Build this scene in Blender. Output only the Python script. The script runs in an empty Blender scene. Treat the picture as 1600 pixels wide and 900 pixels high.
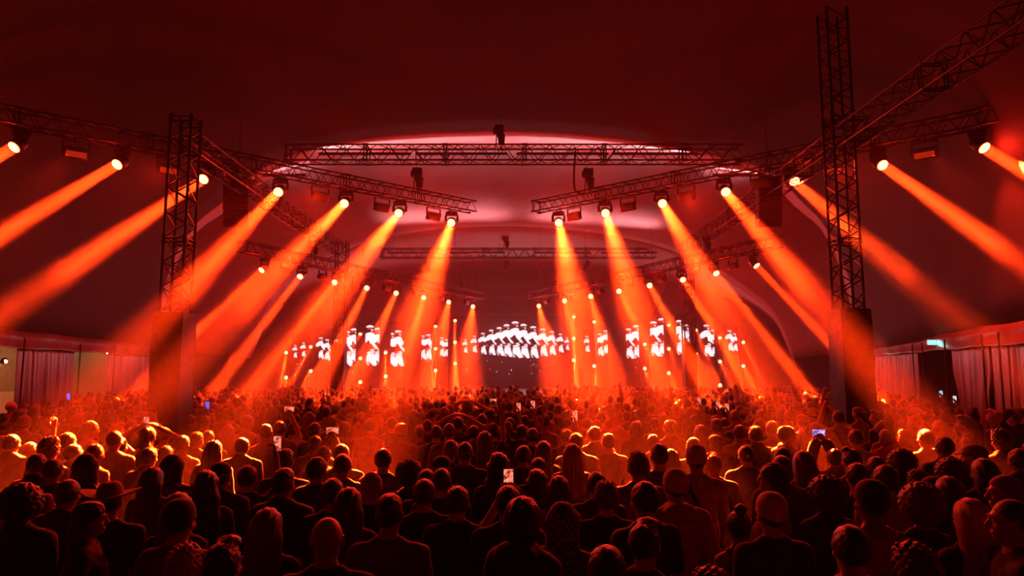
import bpy, bmesh, math, random
import numpy as np
from mathutils import Vector, Matrix
C = bpy.context.scene
R = math.radians
random.seed(7); rng = np.random.RandomState(7)

# ------------------------------------------------------------------ camera, world, exposure
F = 1067.0                                  # focal length in pixels of the 1600x900 frame
PITCH = math.atan((572-450)/F)              # the horizon lies at row 572
CAMZ = 2.5
cam = bpy.data.objects.new('camera', bpy.data.cameras.new('camera'))
C.collection.objects.link(cam); C.camera = cam
cam.location = (0, 0, CAMZ); cam.rotation_euler = (math.pi/2+PITCH, 0, 0)
cam.data.lens = 36*F/1600; cam.data.sensor_width = 36; cam.data.clip_end = 300

HAZE_DENSITY, HAZE_G = .0014, .0
BEAM_W, BEAM_W_BACK, BEAM_W_STAGE = 1800, 420, 380
ADDED_WASH_W = 2000  # power of the red light added at some near floods
SPILL_W, SPILL_W_BACK, SPILL_W_STAGE = 80, 170, 50
HOT = (1, .037, .003)                       # the red-orange of the moving heads
world = bpy.data.worlds.new('night'); C.world = world; world.use_nodes = True
wn = world.node_tree
wn.nodes['Background'].inputs[0].default_value = (.5, .1, .15, 1)
wn.nodes['Background'].inputs[1].default_value = 0.0
vs = wn.nodes.new('ShaderNodeVolumeScatter')
vs.inputs['Color'].default_value = (.97, .93, .93, 1)
vs.inputs['Density'].default_value = HAZE_DENSITY; vs.inputs['Anisotropy'].default_value = HAZE_G
wn.links.new(vs.outputs[0], wn.nodes['World Output'].inputs['Volume'])
C.view_settings.view_transform = 'Standard'; C.view_settings.look = 'None'
C.view_settings.exposure = 0; C.view_settings.gamma = 1
C.view_settings.use_curve_mapping = False
C.cycles.volume_bounces = 0; C.cycles.max_bounces = 4; C.cycles.diffuse_bounces = 2; C.cycles.glossy_bounces = 2
C.cycles.transparent_max_bounces = 4; C.cycles.use_denoising = True
C.cycles.sample_clamp_indirect = 4; C.cycles.use_adaptive_sampling = True; C.cycles.adaptive_threshold = .035

def light(name, kind, loc, energy, color, target=None, parent=None, **kw):
    l = bpy.data.lights.new(name, kind); l.energy = energy; l.color = color
    for k, v in kw.items(): setattr(l, k, v)
    o = bpy.data.objects.new(name, l); C.collection.objects.link(o)
    loc = Vector(loc); o.location = loc
    if target is not None:
        o.rotation_euler = (Vector(target)-loc).to_track_quat('-Z', 'Y').to_euler()
    if parent: o.parent = parent; o.matrix_parent_inverse = parent_inv(parent)
    return o
def parent_inv(p): return mat_of(p).inverted()
def mat_of(o):
    m = Matrix.LocRotScale(o.location, o.rotation_euler, o.scale)
    return (mat_of(o.parent) @ o.matrix_parent_inverse @ m) if o.parent else m

def pix(px, py, Y):
    """the world point seen at a pixel of the 1600x900 photograph, Y metres ahead of the camera"""
    a = (px-800)/F; b = -(py-450)/F
    d = Vector((a, math.cos(PITCH)-b*math.sin(PITCH), math.sin(PITCH)+b*math.cos(PITCH)))
    return Vector((0, 0, CAMZ)) + d*(Y/d.y)
def pixz(px, py, z):
    d = pix(px, py, 1)-Vector((0, 0, CAMZ))
    return Vector((0, 0, CAMZ)) + d*((z-CAMZ)/d.z)
def proj(p):
    x, y, z = p[0], p[1], p[2]-CAMZ
    f = y*math.cos(PITCH)+z*math.sin(PITCH); u = -y*math.sin(PITCH)+z*math.cos(PITCH)
    return 800+F*x/f, 450-F*u/f

# area lights: the pictures on the LED screens light the haze around them
for sx, sw, e in ((.4, 6.0, 150), (-8.6, 7.0, 40), (9.2, 7.5, 46)):
    light('screen_glow', 'AREA', (sx, 41.2, 4.0), e, (1, .66, .68), (sx, 0, 5.0), shape='RECTANGLE', size=sw, size_y=2.4)

# ------------------------------------------------------------------ materials
MAT = {}
def mat(name, col, rough=.6, metal=0.0, noise=0, nscale=20, bump=0, emit=0, ecol=None, sheen=0, spec=.5, stretch=None, coat=0, subsurf=0):
    if name in MAT: return MAT[name]
    m = bpy.data.materials.new(name); m.use_nodes = True; nt = m.node_tree; b = nt.nodes['Principled BSDF']
    b.inputs['Base Color'].default_value = (*col, 1); b.inputs['Roughness'].default_value = rough
    b.inputs['Metallic'].default_value = metal; b.inputs['Specular IOR Level'].default_value = spec
    if sheen: b.inputs['Sheen Weight'].default_value = sheen
    if coat: b.inputs['Coat Weight'].default_value = coat
    if emit:
        b.inputs['Emission Color'].default_value = (*(ecol or col), 1); b.inputs['Emission Strength'].default_value = emit
    if noise or bump:
        tc = nt.nodes.new('ShaderNodeTexCoord'); mp = nt.nodes.new('ShaderNodeMapping')
        if stretch: mp.inputs['Scale'].default_value = stretch
        n = nt.nodes.new('ShaderNodeTexNoise'); n.inputs['Scale'].default_value = nscale; n.inputs['Detail'].default_value = 5
        nt.links.new(tc.outputs['Object'], mp.inputs[0]); nt.links.new(mp.outputs[0], n.inputs['Vector'])
        if noise:
            r = nt.nodes.new('ShaderNodeValToRGB')
            r.color_ramp.elements[0].position = .3; r.color_ramp.elements[1].position = .7
            r.color_ramp.elements[0].color = (*[c*(1-noise) for c in col], 1)
            r.color_ramp.elements[1].color = (*[min(1, c*(1+noise)) for c in col], 1)
            nt.links.new(n.outputs['Fac'], r.inputs[0]); nt.links.new(r.outputs[0], b.inputs['Base Color'])
        if bump:
            bp = nt.nodes.new('ShaderNodeBump'); bp.inputs['Strength'].default_value = bump; bp.inputs['Distance'].default_value = .02
            nt.links.new(n.outputs['Fac'], bp.inputs['Height']); nt.links.new(bp.outputs[0], b.inputs['Normal'])
    MAT[name] = m
    return m
mat('black_steel', (.035, .033, .033), .45, .6, noise=.3)
mat('alu', (.32, .32, .33), .35, .9, noise=.15)
mat('rigging_alu', (.03, .03, .031), .5, .6, noise=.2)
mat('black_plastic', (.02, .02, .021), .4, noise=.2, nscale=60)
mat('black_cloth', (.02, .019, .02), .85, noise=.3, bump=.3, nscale=30)
mat('cloth_backdrop', (.10, .09, .09), .85, noise=.2, bump=.3, nscale=6)
mat('cover_cloth', (.03, .028, .028), .6, noise=.25, bump=.25, nscale=9)
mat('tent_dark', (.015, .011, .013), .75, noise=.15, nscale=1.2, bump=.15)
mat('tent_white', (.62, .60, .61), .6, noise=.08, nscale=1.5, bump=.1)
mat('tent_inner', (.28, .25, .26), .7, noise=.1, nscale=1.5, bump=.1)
mat('wall_pvc', (.22, .18, .195), .28, noise=.25, nscale=3, bump=.25, stretch=(1, 1, .25))
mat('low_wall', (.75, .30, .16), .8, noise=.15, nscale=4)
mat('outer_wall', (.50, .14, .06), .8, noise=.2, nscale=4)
mat('trampled_grass', (.05, .055, .03), .95, noise=.5, nscale=8, bump=.6)
mat('deck_ply', (.06, .05, .045), .6, noise=.3, nscale=5)
mat('rubber', (.012, .012, .012), .6)
mat('screen_black', (.012, .012, .014), .35, noise=.1)
mat('chain', (.25, .24, .24), .35, 1)
mat('lens_ring', (.05, .05, .05), .3, .5)
mat('lens_glow', (1, .45, .12), emit=2.2, ecol=(1, .40, .09))
mat('led_cell', (1, .75, .4), emit=6, ecol=(1, .62, .26))
mat('lens_soft', (1, .3, .1), emit=5, ecol=(1, .5, .2))
mat('flood_face', (.3, .05, .02), .3, emit=.28, ecol=(1, .05, .01))
mat('flood_face_off', (.10, .05, .05), .25)
mat('picture', (.8, .85, .9), emit=1.25, ecol=(.86, .96, 1.0))
mat('picture_warm', (.8, .4, .3), emit=.9, ecol=(1, .35, .22))
mat('picture_shade', (.5, .7, .7), emit=.8, ecol=(.45, .80, .78))
mat('exit_green', (.1, .8, .6), emit=1.7, ecol=(.25, 1, .85))
mat('white_plastic', (.8, .8, .78), .4)
mat('warm_bulb', (1, .8, .5), emit=12, ecol=(1, .50, .20))

# ------------------------------------------------------------------ mesh helpers
class MB:
    """collects boxes, tubes and sweeps; build() links them as ONE mesh object"""
    def __init__(s): s.v = []; s.f = []; s.m = []
    def add(s, vs_, fs, mi=0):
        o = len(s.v); s.v += [tuple(v) for v in vs_]; s.f += [tuple(o+i for i in f) for f in fs]; s.m += [mi]*len(fs); return s
    def box(s, c, d, rot=None, bev=0, mi=0):
        c = Vector(c); h = [x/2 for x in d]
        if bev:
            bm = bmesh.new(); bmesh.ops.create_cube(bm, size=1)
            for v in bm.verts: v.co = Vector((v.co.x*d[0], v.co.y*d[1], v.co.z*d[2]))
            bmesh.ops.bevel(bm, geom=list(bm.edges), offset=bev, segments=2, affect='EDGES', profile=.6)
            vs_ = [v.co.copy() for v in bm.verts]; fs = [[v.index for v in f.verts] for f in bm.faces]; bm.free()
        else:
            vs_ = [Vector((x*h[0], y*h[1], z*h[2])) for x in (-1, 1) for y in (-1, 1) for z in (-1, 1)]
            fs = [(0, 1, 3, 2), (4, 6, 7, 5), (0, 4, 5, 1), (2, 3, 7, 6), (0, 2, 6, 4), (1, 5, 7, 3)]
        if rot is not None: vs_ = [rot @ v for v in vs_]
        return s.add([c+v for v in vs_], fs, mi)
    def tube(s, pts, r, n=6, caps=True, mi=0):
        pts = [Vector(p) for p in pts]; k = len(pts); rr = r if isinstance(r, (list, tuple)) else [r]*k
        vs_ = []; side = None
        for i, p in enumerate(pts):
            t = (pts[min(i+1, k-1)]-pts[max(i-1, 0)]).normalized()
            if side is None:
                up = Vector((0, 0, 1)) if abs(t.z) < .9 else Vector((1, 0, 0)); side = t.cross(up).normalized()
            side = (side-t*side.dot(t)).normalized(); u = t.cross(side)
            for j in range(n):
                a = 2*math.pi*j/n; vs_.append(p+side*(math.cos(a)*rr[i])+u*(math.sin(a)*rr[i]))
        fs = [(i*n+j, i*n+(j+1) % n, (i+1)*n+(j+1) % n, (i+1)*n+j) for i in range(k-1) for j in range(n)]
        if caps: fs += [tuple(range(n-1, -1, -1)), tuple(range((k-1)*n, k*n))]
        return s.add(vs_, fs, mi)
    def lathe(s, prof, M=None, n=20, mi=0):
        """profile of (radius, height) turned about the local z axis, placed by M"""
        vs_ = []
        for r, z in prof:
            for j in range(n):
                a = 2*math.pi*j/n; v = Vector((r*math.cos(a), r*math.sin(a), z)); vs_.append(M @ v if M is not None else v)
        k = len(prof)
        fs = [(i*n+j, i*n+(j+1) % n, (i+1)*n+(j+1) % n, (i+1)*n+j) for i in range(k-1) for j in range(n)]
        fs += [tuple(range(n-1, -1, -1)), tuple(range((k-1)*n, k*n))]
        return s.add(vs_, fs, mi)
    def build(s, name, m, parent=None, smooth=False, loc=None):
        me = bpy.data.meshes.new(name); me.from_pydata(s.v, [], s.f)
        ms = m if isinstance(m, (list, tuple)) else [m]
        for x in ms: me.materials.append(MAT[x])
        if len(ms) > 1: me.polygons.foreach_set('material_index', s.m)
        if smooth: me.polygons.foreach_set('use_smooth', [True]*len(s.f))
        me.update()
        o = bpy.data.objects.new(name, me); C.collection.objects.link(o)
        if parent: o.parent = parent
        if loc is not None: o.location = loc
        return o
def tag(o, label=None, cat=None, group=None, kind=None):
    if label: o['label'] = label
    if cat: o['category'] = cat
    if group: o['group'] = group
    if kind: o['kind'] = kind
    return o
def thing(name, label, cat, loc=(0, 0, 0), rz=0, group=None):
    o = bpy.data.objects.new(name, None); C.collection.objects.link(o); o.empty_display_size = .1
    o.location = loc; o.rotation_euler = (0, 0, rz)
    return tag(o, label, cat, group)

# ------------------------------------------------------------------ the tent
def smooth_curve(pts, n):
    """Catmull-Rom through pixel points, n samples evenly spread by length"""
    P_ = [Vector(p) for p in pts]; P_ = [2*P_[0]-P_[1]]+P_+[2*P_[-1]-P_[-2]]; out = []
    for i in range(1, len(P_)-2):
        for k in range(16):
            t = k/16; a, b, c, d = P_[i-1:i+3]
            out.append(.5*((2*b)+(c-a)*t+(2*a-5*b+4*c-d)*t*t+(3*b-a-3*c+d)*t**3))
    out.append(P_[-2]); L_ = [0]
    for a, b in zip(out, out[1:]): L_.append(L_[-1]+(b-a).length)
    res = []; j = 0
    for i in range(n):
        s_ = L_[-1]*i/(n-1)
        while j < len(L_)-2 and L_[j+1] < s_: j += 1
        res.append(out[j].lerp(out[j+1], (s_-L_[j])/max(1e-6, L_[j+1]-L_[j])))
    return res
N = 73
LW = lambda Y: -12.3-.2534*(Y-16.4)         # the side walls spread with distance
RW = lambda Y: 10.0+.3487*(Y-13.3)
def loft(name, A, B, m, k=10, sag=0):
    vs_ = []; n = len(A)
    for j in range(k+1):
        t = j/k
        for i in range(n):
            p = A[i].lerp(B[i], t); p.z -= sag*math.sin(math.pi*t)*math.sin(math.pi*i/(n-1)); vs_.append(p)
    fs = [(j*n+i, j*n+i+1, (j+1)*n+i+1, (j+1)*n+i) for j in range(k) for i in range(n-1)]
    o = MB().add(vs_, fs).build(name, m, smooth=True); md = o.modifiers.new('thickness', 'SOLIDIFY'); md.thickness = .02; md.offset = 1
    return tag(o, kind='structure')
arc1 = [(236, 548, 31), (262, 430, 28), (300, 356, 26), (355, 310, 24.5), (410, 263, 23.5), (480, 234, 23), (560, 218, 22.6), (640, 209, 22.5), (710, 205, 22.5),
        (785, 203.5, 22.5), (860, 206, 22.5), (950, 214, 22.5), (1040, 227, 22.6), (1110, 241, 22.8), (1170, 255, 23.2), (1215, 274, 24), (1250, 312, 25), (1288, 352, 26.5), (1325, 430, 29), (1352, 548, 31.4)]
def px_curve(pts, n=N): return [pix(p.x, p.y, p.z) for p in smooth_curve(pts, n)]
A1 = px_curve(arc1)
arc1b = []
for p in smooth_curve(arc1, N):
    u = (p.x-790)/500.; arc1b.append(pix(p.x*.985+790*.015, p.y+1.5+27*max(0, 1-u*u)**.5, p.z+2.2))
A1B = arc1b
arc2 = [(392, 560, 37), (430, 470, 35), (470, 425, 33.5), (510, 404, 32.5), (560, 384, 31.5), (630, 366, 30.8), (710, 356.5, 30.4), (790, 353.5, 30.3), (870, 357, 30.4), (950, 367, 30.7),
        (1020, 382, 31.3), (1070, 400, 32), (1110, 420, 33), (1160, 452, 34.5), (1205, 490, 36), (1238, 560, 37.6)]
A2 = px_curve(arc2)
near = []
for i in range(N):
    a = math.pi*i/(N-1); near.append(Vector((-(10.2 if a < math.pi/2 else 9.2)*abs(math.cos(a))**.8*(1 if a < math.pi/2 else -1), -4, 3.3+10.2*math.sin(a)**.75)))
mid = []
for i in range(N):
    a = math.pi*i/(N-1); mid.append(Vector((-(12.3 if a < math.pi/2 else 10.9)*abs(math.cos(a))**.8*(1 if a < math.pi/2 else -1), 15.5, 3.3+8.3*math.sin(a)**.7)))
ENDL, ENDR = A1[0], A1[-1]
def loft3(name, A, B, Cc, m, tb, k=26):
    vs_ = []; n = len(A)
    for j in range(k+1):
        t = j/k
        for i in range(n):
            l0 = (t-tb)*(t-1)/(tb); l1 = t*(t-1)/(tb*(tb-1)); l2 = t*(t-tb)/(1-tb); vs_.append(A[i]*l0+B[i]*l1+Cc[i]*l2)
    fs = [(j*n+i, j*n+i+1, (j+1)*n+i+1, (j+1)*n+i) for j in range(k) for i in range(n-1)]
    o = MB().add(vs_, fs).build(name, m, smooth=True); md = o.modifiers.new('thickness', 'SOLIDIFY'); md.thickness = .02; md.offset = 1
    return tag(o, kind='structure')
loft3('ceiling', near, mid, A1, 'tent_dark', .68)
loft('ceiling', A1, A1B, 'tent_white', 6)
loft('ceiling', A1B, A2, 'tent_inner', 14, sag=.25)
back = []
for i in range(N):
    a = math.pi*i/(N-1); back.append(Vector((-19*math.cos(a) if i else -19, 46, 1+8.0*math.sin(a)**.6)))
loft('ceiling', A2, back, 'tent_inner', 10)
o = MB().add([(-30, -6, 0), (30, -6, 0), (30, 50, 0), (-30, 50, 0)], [(0, 1, 2, 3)]).build('floor', 'trampled_grass'); tag(o, kind='structure')
o = MB().box((0, 46.2, 6), (60, .2, 12)).build('wall_back', 'cloth_backdrop'); tag(o, kind='structure')
o = MB().box((0, -4.2, 7), (24, .2, 14)).build('wall_front', 'black_cloth'); tag(o, kind='structure')

def wall_run(name, fx, Y0, Y1, z0, z1, amp, wl, seed, m='wall_pvc', side=1, gather=False):
    """a hanging wall sheet between two distances, with folds that deepen towards the ground"""
    r_ = random.Random(seed); n = max(12, int((Y1-Y0)*14)); k = 14; ph = [r_.uniform(0, 6.28) for _ in range(4)]
    vs_ = []
    for j in range(k+1):
        t = j/k
        for i in range(n+1):
            s_ = i/n; y = Y0+(Y1-Y0)*s_
            d = math.sin(y*6.28/wl+ph[0]+.6*math.sin(y*1.9+ph[1]))*.6+math.sin(y*6.28/wl*1.73+ph[2]+t*1.5)*.4
            pull = 0
            if gather: pull = (s_-.5)*-.35*math.sin(math.pi*min(1, t*1.3))
            vs_.append(Vector((fx(y)-side*(.04+amp*d*(.35+.65*(1-t))), y+pull, z0+(z1-z0)*t)))
    fs = [(j*(n+1)+i, j*(n+1)+i+1, (j+1)*(n+1)+i+1, (j+1)*(n+1)+i) for j in range(k) for i in range(n)]
    o = MB().add(vs_, fs).build(name, m, smooth=True); md = o.modifiers.new('thickness', 'SOLIDIFY'); md.thickness = .01
    return o
def yl(px): m = (px-800)/F; return (-12.3+.2534*16.4)/(m+.2534)
def yr(px): m = (px-800)/F; return (10.0-.3487*13.3)/(m-.3487)
ZT = 3.3
# left wall: sheets between the openings
for i, (a, b) in enumerate(((-4, yl(-60)), (yl(27), yl(52)), (yl(52), yl(100)), (yl(98), yl(117)), (yl(172), yl(215)), (yl(213), yl(240)))):
    tag(wall_run('wall_left', LW, a, b, 0.0, ZT-.25, .10 if i else .03, .75, i+3, side=-1), kind='structure')
# right wall
for i, (a, b, g) in enumerate(((-4, yr(1650), 0), (yr(1650), yr(1580), 0), (yr(1578), yr(1548), 0), (yr(1548), yr(1487), 1), (yr(1434), yr(1405), 0), (yr(1405), yr(1362), 0))):
    tag(wall_run('wall_right', RW, a, b, 0.0, ZT-.25, .10, .62, i+23, side=1, gather=bool(g)), kind='structure')
def fascia(name, fx, Y0, Y1, side):
    n = int((Y1-Y0)*3); vs_ = []
    for j, (dz, dx) in enumerate(((.08, 0), (-.08, .05), (-.30, .03), (-.36, .10))):
        for i in range(n+1):
            y = Y0+(Y1-Y0)*i/n; vs_.append((fx(y)-side*(dx+.08+.02*math.sin(y*3.1+j)), y, ZT+dz+.015*math.sin(y*1.7)))
    fs = [(j*(n+1)+i, j*(n+1)+i+1, (j+1)*(n+1)+i+1, (j+1)*(n+1)+i) for j in range(3) for i in range(n)]
    o = MB().add(vs_, fs).build(name, 'wall_pvc', smooth=True); md = o.modifiers.new('t', 'SOLIDIFY'); md.thickness = .015
    tag(o, kind='structure')
fascia('trim_1', LW, -3.9, 31, -1); fascia('trim_2', RW, -3.9, 31.2, 1)
# poles that carry the side walls
for k, (fx, Y, sd, lab) in enumerate([(LW, yl(27), -1, 'wall pole at the near edge of the lit side opening'), (LW, yl(117), -1, 'wall pole where the dark curtain meets the lamp-lit opening'),
                                    (LW, yl(172), -1, 'wall pole at the far edge of the lamp-lit opening'), (RW, yr(1575), 1, 'dark wall pole at the frame edge beside the gathered curtain'),
                                    (RW, yr(1548), 1, 'dark wall pole between two shiny curtain sheets'), (RW, yr(1487), 1, 'wall pole at the near edge of the dark exit opening'),
                                    (RW, yr(1450), 1, 'thin wall pole standing in the dark exit opening'), (RW, yr(1434), 1, 'wall pole at the far edge of the dark exit opening'),
                                    (RW, yr(1362), 1, 'wall pole beside the small far exit sign')]):
    t = thing('wall_pole', lab, 'pole', (fx(Y)-sd*.22, Y, 0), group='poles carrying the side walls')
    MB().tube([(0, 0, .02), (0, 0, ZT-.1)], .022, 8).build('post', 'rigging_alu', t)
    MB().box((0, 0, .01), (.2, .2, .02)).build('base_plate', 'rigging_alu', t)
# what the openings show outside: a pale boundary wall on the left, dark fence on the right
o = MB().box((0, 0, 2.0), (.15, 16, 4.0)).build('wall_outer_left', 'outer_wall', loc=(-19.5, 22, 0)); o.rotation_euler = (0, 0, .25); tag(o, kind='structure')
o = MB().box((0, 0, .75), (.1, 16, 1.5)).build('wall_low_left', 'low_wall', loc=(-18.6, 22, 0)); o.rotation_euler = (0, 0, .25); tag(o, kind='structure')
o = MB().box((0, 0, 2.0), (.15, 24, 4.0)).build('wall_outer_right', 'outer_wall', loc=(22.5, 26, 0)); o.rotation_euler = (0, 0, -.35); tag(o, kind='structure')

def exit_sign(px, py, Y, w, lab):
    p = pix(px, py, Y); t = thing('exit_sign', lab, 'sign', p, -.12, 'emergency exit signs on the side wall')
    MB().box((0, .035, 0), (w, .05, w*.42), bev=.006).build('housing', 'white_plastic', t)
    MB().box((-w*.08, 0, 0), (w*.74, .012, w*.34)).build('lit_face', 'exit_green', t)
    MB().tube([(0, .04, w*.2), (0, .04, w*.2+.12)], .008).build('bracket', 'rigging_alu', t)
    # the running figure and arrow of the sign
    g = MB(); s_ = w*.05
    g.tube([(-w*.18, -.012, w*.08), (-w*.14, -.012, -w*.02), (-w*.2, -.012, -w*.11)], s_*.5, 5); g.tube([(-w*.14, -.012, -w*.02), (-w*.08, -.012, -w*.11)], s_*.5, 5)
    g.box((w*.08, -.01, 0), (w*.2, .008, s_)); g.build('running_figure', 'white_plastic', t)
    light('sign_light', 'POINT', (0, -.12, 0), 1.2, (.4, 1, .9), parent=None, shadow_soft_size=.08).parent = t
exit_sign(1459, 535, yr(1459)-.5, .36, 'glowing green exit sign above the dark opening in right curtain wall')
exit_sign(1347, 546, 28.5, .36, 'small distant green exit sign beside the right cloth-covered mast')

def wall_lamp(px, py, Y, lab, e):
    p = pix(px, py, Y); t = thing('wall_lamp', lab, 'lamp', p, 0, 'bright lamps outside the left openings')
    MB().tube([(0, 0, 0), (-.12, .05, -.02)], .02).build('bracket', 'black_steel', t)
    MB().lathe([(.03, -.02), (.07, .02), (.085, .09), (.0851, .095)], Matrix.Rotation(R(75), 4, 'Y'), 14).build('hood', 'black_steel', t, True)
    MB().lathe([(.01, -.06), (.055, -.03), (.065, 0), (.05, .035), (.01, .055)], None, 14).build('bulb', 'warm_bulb', t, True, loc=(.07, 0, 0))
    l = light('lamp_light', 'SPOT', (-.10, .05, -.02), e*2.2, (1, .42, .14), (-3, 1.2, -1.3), spot_size=R(155), spot_blend=.3, shadow_soft_size=.06); l.parent = t
wall_lamp(3, 565, 17.6, 'bright lamp low in the opening at the left frame edge', 110)
wall_lamp(25, 541, 18.4, 'bright lamp at the top corner of the leftmost opening', 110)
wall_lamp(122, 545, 22.9, 'bright lamp at upper left of the lit square opening', 190)
wall_lamp(163, 551, 25.2, 'bright lamp at upper right of the lit square opening', 190)

# stage haze: it hangs thickest over the stage and thins out towards the audience
for y0, y1, dn, hl in ((12.0, 16.49, .0034, 'thin red-lit haze drifting between the two near masts'), (16.5, 45.9, .0102, 'thick red-lit theatrical haze hanging over the stage and far masts')):
    m = bpy.data.materials.new('haze'); m.use_nodes = True; nt = m.node_tree; nt.nodes.remove(nt.nodes['Principled BSDF'])
    v_ = nt.nodes.new('ShaderNodeVolumeScatter'); v_.inputs['Color'].default_value = (.97, .93, .93, 1); v_.inputs['Density'].default_value = dn; v_.inputs['Anisotropy'].default_value = HAZE_G
    nt.links.new(v_.outputs[0], nt.nodes['Material Output'].inputs['Volume']); MAT['haze'] = m
    o = MB().box((0, (y0+y1)/2, 6.2), (44, y1-y0, 12.3)).build('haze', 'haze')
    tag(o, hl, 'haze', kind='stuff')

# ------------------------------------------------------------------ trusses
def box_truss(t, L_, s_, bay, m='rigging_alu', rc=.025, rd=.012, axis='X', z0=0):
    """chords and lacing of a square truss along local X (or Z), centred on the axis"""
    def q(a, b, c): return (a, b, c) if axis == 'X' else (b, c, a+z0)
    h = s_/2
    for u, v in ((-h, -h), (-h, h), (h, -h), (h, h)):
        MB().tube([q(0, u, v), q(L_, u, v)], rc, 8).build('chord', m, t)
    b = MB(); k = max(1, round(L_/bay)); d = L_/k
    for i in range(k):
        for (u0, v0, u1, v1) in ((-h, -h, -h, h), (h, -h, h, h), (-h, -h, h, -h), (-h, h, h, h)):
            a0, a1, am = i*d, (i+1)*d, (i+.5)*d
            b.tube([q(a0, u0, v0), q(am, u1, v1)], rd, 5, False); b.tube([q(am, u1, v1), q(a1, u0, v0)], rd, 5, False)
    b.build('lacing', m, t)
    j = 0
    while j <= L_+.01:                         # end frames where two lengths are bolted together
        c = MB()
        for off in (-.045, .045):
            a = min(max(j+off, 0), L_)
            for (u0, v0), (u1, v1) in (((-h, -h), (-h, h)), ((-h, h), (h, h)), ((h, h), (h, -h)), ((h, -h), (-h, -h))):
                c.tube([q(a, u0, v0), q(a, u1, v1)], rd*1.25, 5, False)
            for u, v in ((-h, -h), (-h, h), (h, -h), (h, h)): c.tube([q(a-.05, u, v), q(a+.05, u, v)], rc*1.5, 8)
        c.build('end_frame', m, t)
        j += 2.5
def truss_between(a, b, s_, lab, group, bay=.5, **kw):
    a, b = Vector(a), Vector(b); d = b-a
    t = thing('lighting_truss', lab, 'truss', a, math.atan2(d.y, d.x), group)
    if abs(d.z) > 1e-3: t.rotation_euler = (0, -math.atan2(d.z, math.hypot(d.x, d.y)), math.atan2(d.y, d.x))
    box_truss(t, d.length, s_, bay, **kw); return t

YF = 21.0; zF = pix(800, 241.5, YF).z
truss_between((-7.1, YF, zF), (7.3, YF, zF), .50, 'long straight truss crossing the frame below the bright ceiling arc', 'lighting trusses', bay=.72, m='black_steel', rc=.028, rd=.016)
YB = 33.0; zB = pix(800, 396, YB).z
truss_between((pix(596, 396, YB).x, YB, zB), (pix(1024, 396, YB).x, YB, zB), .44, 'shorter straight truss further back, above the stage centre', 'lighting trusses', bay=.6, m='black_steel', rc=.026, rd=.014)
ZA, ZB2 = 7.0, 5.6                          # lens heights of the two rows of moving heads
A_L = [(22, 230, -700), (183, 257, -500), (318, 280, -262), (435, 300, 90), (538, 318, 190), (623, 333, 363), (705, 348, 592)]
A_R = [(873, 348, 938), (946, 333, 1050), (1035, 318, 1235), (1134, 300, 1440), (1241, 283, 1690), (1379, 258, 1960), (1538, 231, 2250)]
B_L = [(409, 422, -1.05), (469, 432, -.76), (523, 441, -.78), (573, 450, -.5), (619, 458, -.47), (662, 465, -.31), (701, 472, -.22), (739, 479, -.12)]
B_R = [(842, 478, .25), (882, 470, .30), (923, 463, .28), (967, 455, .52), (1015, 446, .55), (1067, 437, .65), (1119, 427, .78), (1182, 415, .95)]
def line_fit(pts, z):
    P_ = [pixz(p[0], p[1], z) for p in pts]; n = len(P_); cx = sum(p.x for p in P_)/n; cy = sum(p.y for p in P_)/n
    sxx = sum((p.x-cx)**2 for p in P_); syy = sum((p.y-cy)**2 for p in P_); sxy = sum((p.x-cx)*(p.y-cy) for p in P_)
    th = .5*math.atan2(2*sxy, sxx-syy); d = Vector((math.cos(th), math.sin(th), 0))
    if d.x < 0: d = -d
    return Vector((cx, cy, z)), d, P_
TR = {}
for key, pts, z, ex0, ex1, lab in (('AL', A_L, ZA, 2.5, .85, 'left angled truss of the nearer row carrying the big lamps'),
                                   ('AR', A_R, ZA, .85, 2.5, 'right angled truss of the nearer row carrying the big lamps'),
                                   ('BL', B_L, ZB2, .9, .8, 'left angled truss of the lower farther lamp row'),
                                   ('BR', B_R, ZB2, .8, .9, 'right angled truss of the lower farther lamp row')):
    c, d, P_ = line_fit(pts, z); s0 = min((p-c).dot(d) for p in P_); s1 = max((p-c).dot(d) for p in P_)
    a = c+d*(s0-ex0); b = c+d*(s1+ex1); a.z = b.z = z+.62
    TR[key] = (a, b, d)
    truss_between(a, b, .34, lab, 'lighting trusses', bay=.42, rc=.022, rd=.01)
for s_, side, ys in ((-1, 'left', 13.9), (1, 'right', 5.5)):
    truss_between((6.72*s_, ys, 7.1), (6.85*s_, 27.0, 7.1), .42, side+' side truss running from the near mast to the far mast', 'lighting trusses', bay=.6, rc=.022, rd=.011)

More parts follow.
